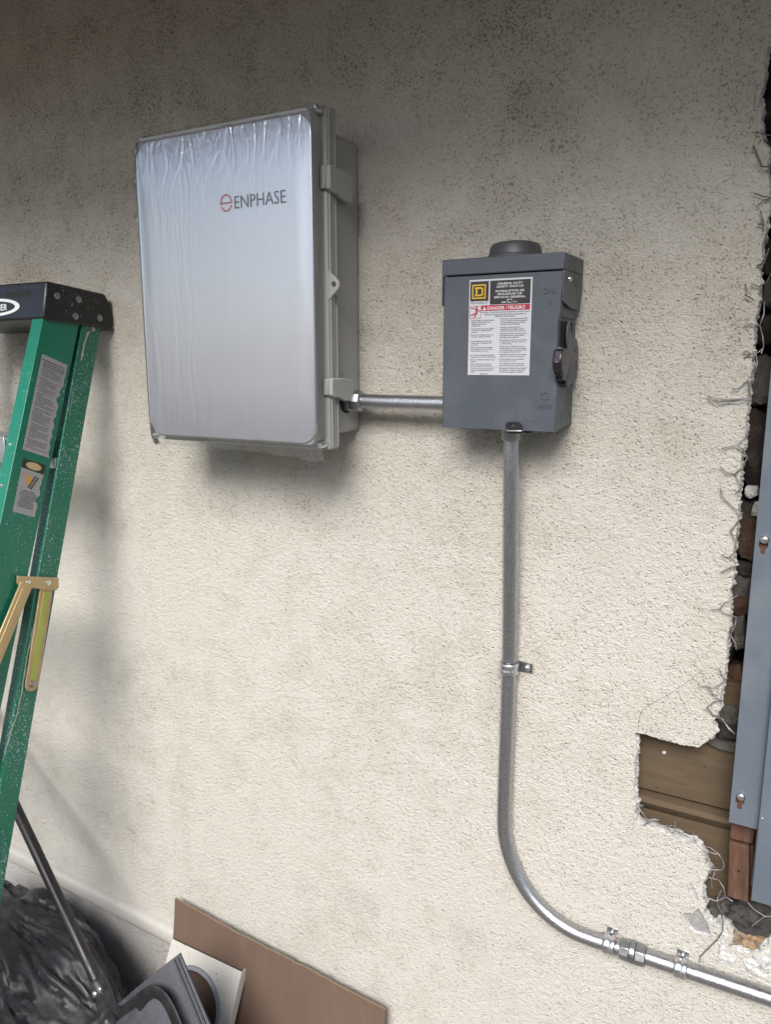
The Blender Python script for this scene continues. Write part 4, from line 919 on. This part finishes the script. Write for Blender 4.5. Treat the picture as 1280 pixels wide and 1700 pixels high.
flatobj('fine_print', bm, 'print_grey', st1)
q2 = quadmap([(38, 760.7), (77, 772.6), (57.4, 859), (20, 849)], LXr + .0006)
tear2 = [(.98, 0), (.97, .12), (.99, .2), (.93, .28), (.95, .36), (.90, .44), (.97, .52), (.99, .58), (.86, .66), (.82, .70), (.95, .74), (1.0, .80), (.97, .9), (1, 1)]
bm = B(); flat(bm, [(0, 0)] + tear2 + [(0, 1)], lambda u, v, w: q2(u, v)); st2 = flatobj('hazard_sticker', bm, 'sticker', lad)
q2b = lambda u, v, w: q2(u, v) + Vector((.0003, 0, 0)); q2c = lambda u, v, w: q2(u, v) + Vector((.0006, 0, 0))
bm = B(); flat(bm, [(0, 0), (.97, 0), (.965, .19), (0, .17)], q2b); flatobj('sticker_header', bm, 'label_black', st2)
bm = B(); flat(bm, circ(.47, .09, .33, 20, .068), q2c); flatobj('header_oval', bm, 'tan_print', st2)
bm = B(); flat(bm, [(.14, .24), (.20, .25), (.30, .33), (.34, .24), (.40, .25), (.40, .33), (.50, .26), (.54, .28), (.48, .38), (.62, .37), (.60, .42), (.42, .47), (.32, .44)], q2b); flatobj('hand_pictogram', bm, 'orange_print', st2)
bm = B()
for a_, b_ in (((.62, .25), (.40, .50)), ((.74, .27), (.52, .52))):
    flat(bm, [a_, (a_[0] + .04, a_[1] + .005), (b_[0] + .04, b_[1] + .005), b_], q2c)
for t in (.1, .3, .5, .7, .9):
    a_ = (.64 + (.42 - .64) * t, .255 + .25 * t); b_ = (.75 + (.53 - .75) * t, .272 + .25 * t); flat(bm, [a_, b_, (b_[0], b_[1] + .012), (a_[0], a_[1] + .012)], q2c)
for i, (s, wd) in enumerate((('FAILURE TO READ', .5), ('AND FOLLOW INSTRUCTIONS', .72), ('ON THIS LADDER MAY RESULT', .74), ('IN INJURIES OR DEATH', .62), ('NO LEER NI SEGUIR LAS', .6), ('INSTRUCCIONES EN ESTA', .66), ('ESCALERA PUEDE RESULTAR', .7), ('EN LESIONES O LA MUERTE', .66))):
    v0 = .585 + i * .042; text(bm, s, .50 - .02 * (i > 3), 0, .026, lambda u, y, w, v0=v0: q2b(u, v0 - y, 0), align='C', width=wd, bold=.02)
flatobj('hazard_print', bm, 'print_grey', st2)

# ------------------------------------------------------------------ things at the foot of the wall
# sheet of cardboard
tl, tr = W(297, 1486, -.012), W(645, 1668, -.012)
lean = .17
bm = B(); nX, nZ = 70, 20; gf = []; gb = []
cx0, cx1 = tl.x, tr.x
for i in range(nX + 1):
    t = i / nX; x = cx0 + (cx1 - cx0) * t; zt_ = tl.z + (tr.z - tl.z) * t + .0022 * noise.noise(Vector((x * 40, 2, 0))) + .0016 * noise.noise(Vector((x * 130, 7, 0))) - .004 * math.sin(t * math.pi) ; rf = []; rbk = []
    for j in range(nZ + 1):
        s = j / nZ; z = zt_ * s; y = -.014 - (zt_ - z) * lean + .005 * noise.noise(Vector((x * 5, z * 5, 5))) + .0015 * noise.noise(Vector((x * 22, z * 16, 8))) - .006
        if abs(t - .375) < .012: y += .0012
        rf.append(bm.verts.new((x + .012 * (1 - s), y - .005, z))); rbk.append(bm.verts.new((x + .012 * (1 - s), y, z)))
    gf.append(rf); gb.append(rbk)
for i in range(nX):
    for j in range(nZ):
        bm.faces.new((gf[i][j], gf[i + 1][j], gf[i + 1][j + 1], gf[i][j + 1])); bm.faces.new((gb[i][j], gb[i][j + 1], gb[i + 1][j + 1], gb[i + 1][j]))
    f = bm.faces.new((gf[i][nZ], gf[i + 1][nZ], gb[i + 1][nZ], gb[i][nZ])); f.material_index = 1
    f = bm.faces.new((gf[i][0], gb[i][0], gb[i + 1][0], gf[i + 1][0])); f.material_index = 1
for j in range(nZ):
    for i in (0, nX):
        f = bm.faces.new((gf[i][j], gf[i][j + 1], gb[i][j + 1], gb[i][j])); f.material_index = 1
cb = obj('cardboard_sheet', bm, ['cardboard', 'cardboard_edge'], None, 40, loc=((cx0 + cx1) / 2, -.1, 0)); tag(cb, 'brown cardboard sheet leaning against the foot of the stucco wall', 'cardboard')
# crease perforations
bm = B()
for k in range(9):
    z = tl.z - .02 - k * .009; x = cx0 + (cx1 - cx0) * .372 + rng.uniform(-.0006, .0006); y = -.014 - (tl.z - .015 - z) * lean - .0125
    flat(bm, [(x - .0006, z), (x + .0009, z), (x + .0006, z + .0045), (x - .0008, z + .004)], XZ(y))
flatobj('crease_perforation', bm, 'cardboard_edge', cb)
# white steel plate with a round collar opening
pTL, pTR = W(290, 1558, -.040), W(405, 1605, -.040); PT = (pTL.z + pTR.z) / 2; pl_lean = .50
def PP(u, v, w): return Vector((u, -.050 - (PT - v) * pl_lean + w, v))
hx, hz = -1.108, .276
vp = root('vent_plate', 'rust-spotted white steel plate with a round collared hole', 'plate', (hx, -.2, 0))
bm = B(); plate(bm, [(pTL.x, .002), (pTR.x, .002), (pTR.x, PT), (pTL.x, PT)], [circ(hx, hz, .085, 40, .076)], PP, .002); obj('sheet', bm, 'rusty_white', vp, 30, .0006)
bm = B(); plate(bm, [(pTR.x - .0018, .002), (pTR.x + .0004, .002), (pTR.x + .0004, PT - .002), (pTR.x - .0018, PT - .002)], [], lambda u, v, w: PP(u, v, w + .0021), .022); obj('side_flange', bm, 'rusty_white', vp, 30, .0004)
bm = B()
pr_ = [(.0865, -.004), (.0805, -.006), (.0775, -.002), (.0765, .026), (.0785, .026), (.0815, .0025), (.0865, .0022)]
rg = [[bm.verts.new(PP(hx + a_ * math.cos(q), hz + a_ * .895 * math.sin(q), w_)) for a_, w_ in pr_] for q in [2 * math.pi * k / 40 for k in range(40)]]
for i in range(40):
    for k in range(len(pr_)): bm.faces.new((rg[i - 1][k - 1], rg[i - 1][k], rg[i][k], rg[i][k - 1]))
obj('collar', bm, 'collar', vp, 40)
bm = B(); plate(bm, circ(hx, hz, .0775, 32, .0775 * .895), [], lambda u, v, w: PP(u, v, w + .0265), .0015); obj('shade_disc', bm, 'wood_frame', vp)  # dark disc added for the shaded brown wood inside the hole
# shovel
hT = W(25, 1340, -.15); hS = W(166, 1640, -.245); ax = (hS - hT).normalized()
shv = root('shovel', 'black shovel with dusty grey blade leaning across the black bag', 'shovel', (hS.x, hS.y, 0))
topY = -.03; kk = (topY - hT.y) / (hT.y - hS.y) ; hTop = hT + (hT - hS) * kk
bm = B(); tube(bm, [hTop, hT, hS], .0125, 20); obj('handle', bm, 'handle_tube', shv, 50)
Tm = W(192, 1662, -.262); Cr = W(284, 1589, -.225); lat = (Cr - Tm); latn = lat.normalized(); half = lat.length
dn = (ax - latn * ax.dot(latn)).normalized(); nb = latn.cross(dn).normalized()
if nb.y > 0: nb = -nb
def BL(u, v, w=0):    # u across (-1..1), v down the blade in metres, w proud towards the camera
    curve = -.045 * u * u - .10 * (v / .34) * (v / .34) * .0
    return Tm + latn * (u * half) + dn * v + nb * (w + curve + .020)
bm = B(); nU, nV = 36, 28; L_ = .34; g1 = []; g2 = []
for i in range(nU + 1):
    u = -1 + 2 * i / nU; r1, r2 = [], []
    for j in range(nV + 1):
        v = L_ * j / nV
        v0 = .012 * (1 - abs(u)) ; vv_ = v0 + (v) * (L_ - v0) / L_
        r1.append(bm.verts.new(BL(u, vv_, .0016))); r2.append(bm.verts.new(BL(u, vv_, -.0016)))
    g1.append(r1); g2.append(r2)
for i in range(nU):
    for j in range(nV):
        bm.faces.new((g1[i][j], g1[i + 1][j], g1[i + 1][j + 1], g1[i][j + 1])); bm.faces.new((g2[i][j], g2[i][j + 1], g2[i + 1][j + 1], g2[i + 1][j]))
    for j in (0, nV): bm.faces.new((g1[i][j], g1[i + 1][j], g2[i + 1][j], g2[i][j]))
for j in range(nV):
    for i in (0, nU): bm.faces.new((g1[i][j], g1[i][j + 1], g2[i][j + 1], g2[i][j]))
obj('blade', bm, 'blade', shv, 40)
bm = B()
for u0 in (.93, .97): tube(bm, [BL(u0, .004, .004), BL(u0, .12, .004), BL(u0, .33, .004)], .0022, 8)
obj('side_bead', bm, 'blade', shv, 40)
# socket and forked rib
bm = B(); tube(bm, [hS - ax * .018, hS - ax * .010, hS + ax * .02, BL(0, .035, .012), BL(0, .10, .012)], [.0150, .0175, .0175, .022, .024], 20); obj('socket', bm, 'shovel_black', shv, 45)
def ribpath(sg):
    return [BL(0, .028, .012), BL(.16 * sg, .040, .012), BL(.36 * sg, .036, .013), BL(.56 * sg, .030, .014), BL(.70 * sg, .034, .015), BL(.79 * sg, .055, .014), BL(.82 * sg, .09, .012), BL(.80 * sg, .16, .010), BL(.70 * sg, .25, .008)]
for sg in (1, -1):
    bm = B(); P_ = crom(ribpath(sg), 4); tube(bm, P_, [.030 - .018 * min(1, i / 12) for i in range(len(P_))], 14)
    for v in bm.verts:
        d_ = (v.co - Tm).dot(nb); v.co -= nb * (d_ - .021) * .86
    obj('forked_rib', bm, 'handle_tube', shv, 50)
bm = B(); nu = 24; ga = []
for i in range(nu + 1):
    u = -.76 + 1.52 * i / nu; row = []
    for j in range(13):
        v = .038 + (.26 - .038) * j / 12; row.append(bm.verts.new(BL(u * (1 - .10 * j / 12), v, .0045 + .010 * math.cos(u * 1.9) * (1 - j / 12) )))
    ga.append(row)
for i in range(nu):
    for j in range(12): bm.faces.new((ga[i][j], ga[i + 1][j], ga[i + 1][j + 1], ga[i][j + 1]))
obj('blade_boss', bm, 'blade', shv, 60)
for d_, s_ in ((.004, 1),):
    p = W(164, 1643, hS.y - .018); bm = B(); lathe(bm, hS + Vector((0, -.0165, 0)) + ax * .002, (.1, -1, .35), [(0, .0062), (.002, .006), (.0036, .004), (.004, .0001)], 14); obj('bolt', bm, 'zinc', shv, 40)
    bm = B(); lathe(bm, hS + Vector((.013, -.010, .006)) - ax * .004, (.6, -1, .5), [(0, .0035), (.002, .003), (.003, .0001)], 12); obj('bolt', bm, 'zinc', shv, 40)
# black rubbish bag: a sheet with too much plastic for the load inside, relaxed until it buckles into folds
import numpy as np
bm = B(); bmesh.ops.create_icosphere(bm, subdivisions=6, radius=1.0)
bm.verts.ensure_lookup_table(); bm.verts.index_update()
P0 = np.array([v.co[:] for v in bm.verts]); P0 /= np.linalg.norm(P0, axis=1)[:, None]
E_ = np.array([[e.verts[0].index, e.verts[1].index] for e in bm.edges]); nV_ = len(P0)
bc = np.array((-1.60, -.20, .2)); br = np.array((.35, .16, .235))
lowf = np.array([noise.noise(Vector(p) * 1.7 + Vector((3, 1, 2))) * .13 + noise.noise(Vector(p) * 3.3) * .05 for p in P0])
core = P0 * br * (1 + lowf)[:, None]
core[:, 2] = np.maximum(core[:, 2], -br[2] * .72)
gather = np.array((.02, .0, .215))                       # where the neck is twisted together
sd_ = np.array([[noise.noise(Vector(p) * 5 + Vector((k * 9, 4, 1))) for k in range(3)] for p in P0]) * .012
X_ = core * 1.02 + sd_ * 1.4
e0, e1 = E_[:, 0], E_[:, 1]
d0 = core[e1] - core[e0]; L0 = np.linalg.norm(d0, axis=1)
mid_ = (core[e0] + core[e1]) / 2; rad_ = mid_ - gather; rad_ /= np.linalg.norm(rad_, axis=1)[:, None] + 1e-9
al = np.abs((d0 * rad_).sum(1)) / L0                      # along the folds: little slack, across them: a lot
L1 = L0 * (1.02 + .42 * (1 - al ** 2))
deg = np.bincount(E_.ravel(), minlength=nV_).astype(float)
nrm_ = P0 / br; nrm_ /= np.linalg.norm(nrm_, axis=1)[:, None]
def acc(vals_e0, vals_e1):
    out = np.zeros((nV_, 3))
    for k in range(3): out[:, k] = np.bincount(e0, vals_e0[:, k], nV_) + np.bincount(e1, vals_e1[:, k], nV_)
    return out
for it in range(200):
    d = X_[e1] - X_[e0]; l = np.linalg.norm(d, axis=1) + 1e-9; c = d * (.5 * (1 - L1 / l))[:, None]
    X_ += acc(c, -c) / deg[:, None] * 1.5
    lap = acc(X_[e1], X_[e0]) / deg[:, None] - X_
    X_ += lap * (.15 if it < 115 else .042)
    h_ = ((X_ - core) * nrm_).sum(1)
    X_ += nrm_ * (np.clip(h_, -.004, .055) - h_)[:, None]
    if it % 2 == 0: X_ += (core - X_) * .004
X_ += bc
X_[:, 1] = np.minimum(X_[:, 1], -.026 - .002 * P0[:, 0]); X_[:, 2] -= X_[:, 2].min()
for v, p in zip(bm.verts, X_): v.co = p
o = obj('rubbish_bag', bm, 'bag', None, 70, loc=(bc[0], bc[1], 0)); tag(o, 'crumpled black plastic rubbish bag slumped at the foot of the wall', 'bag')
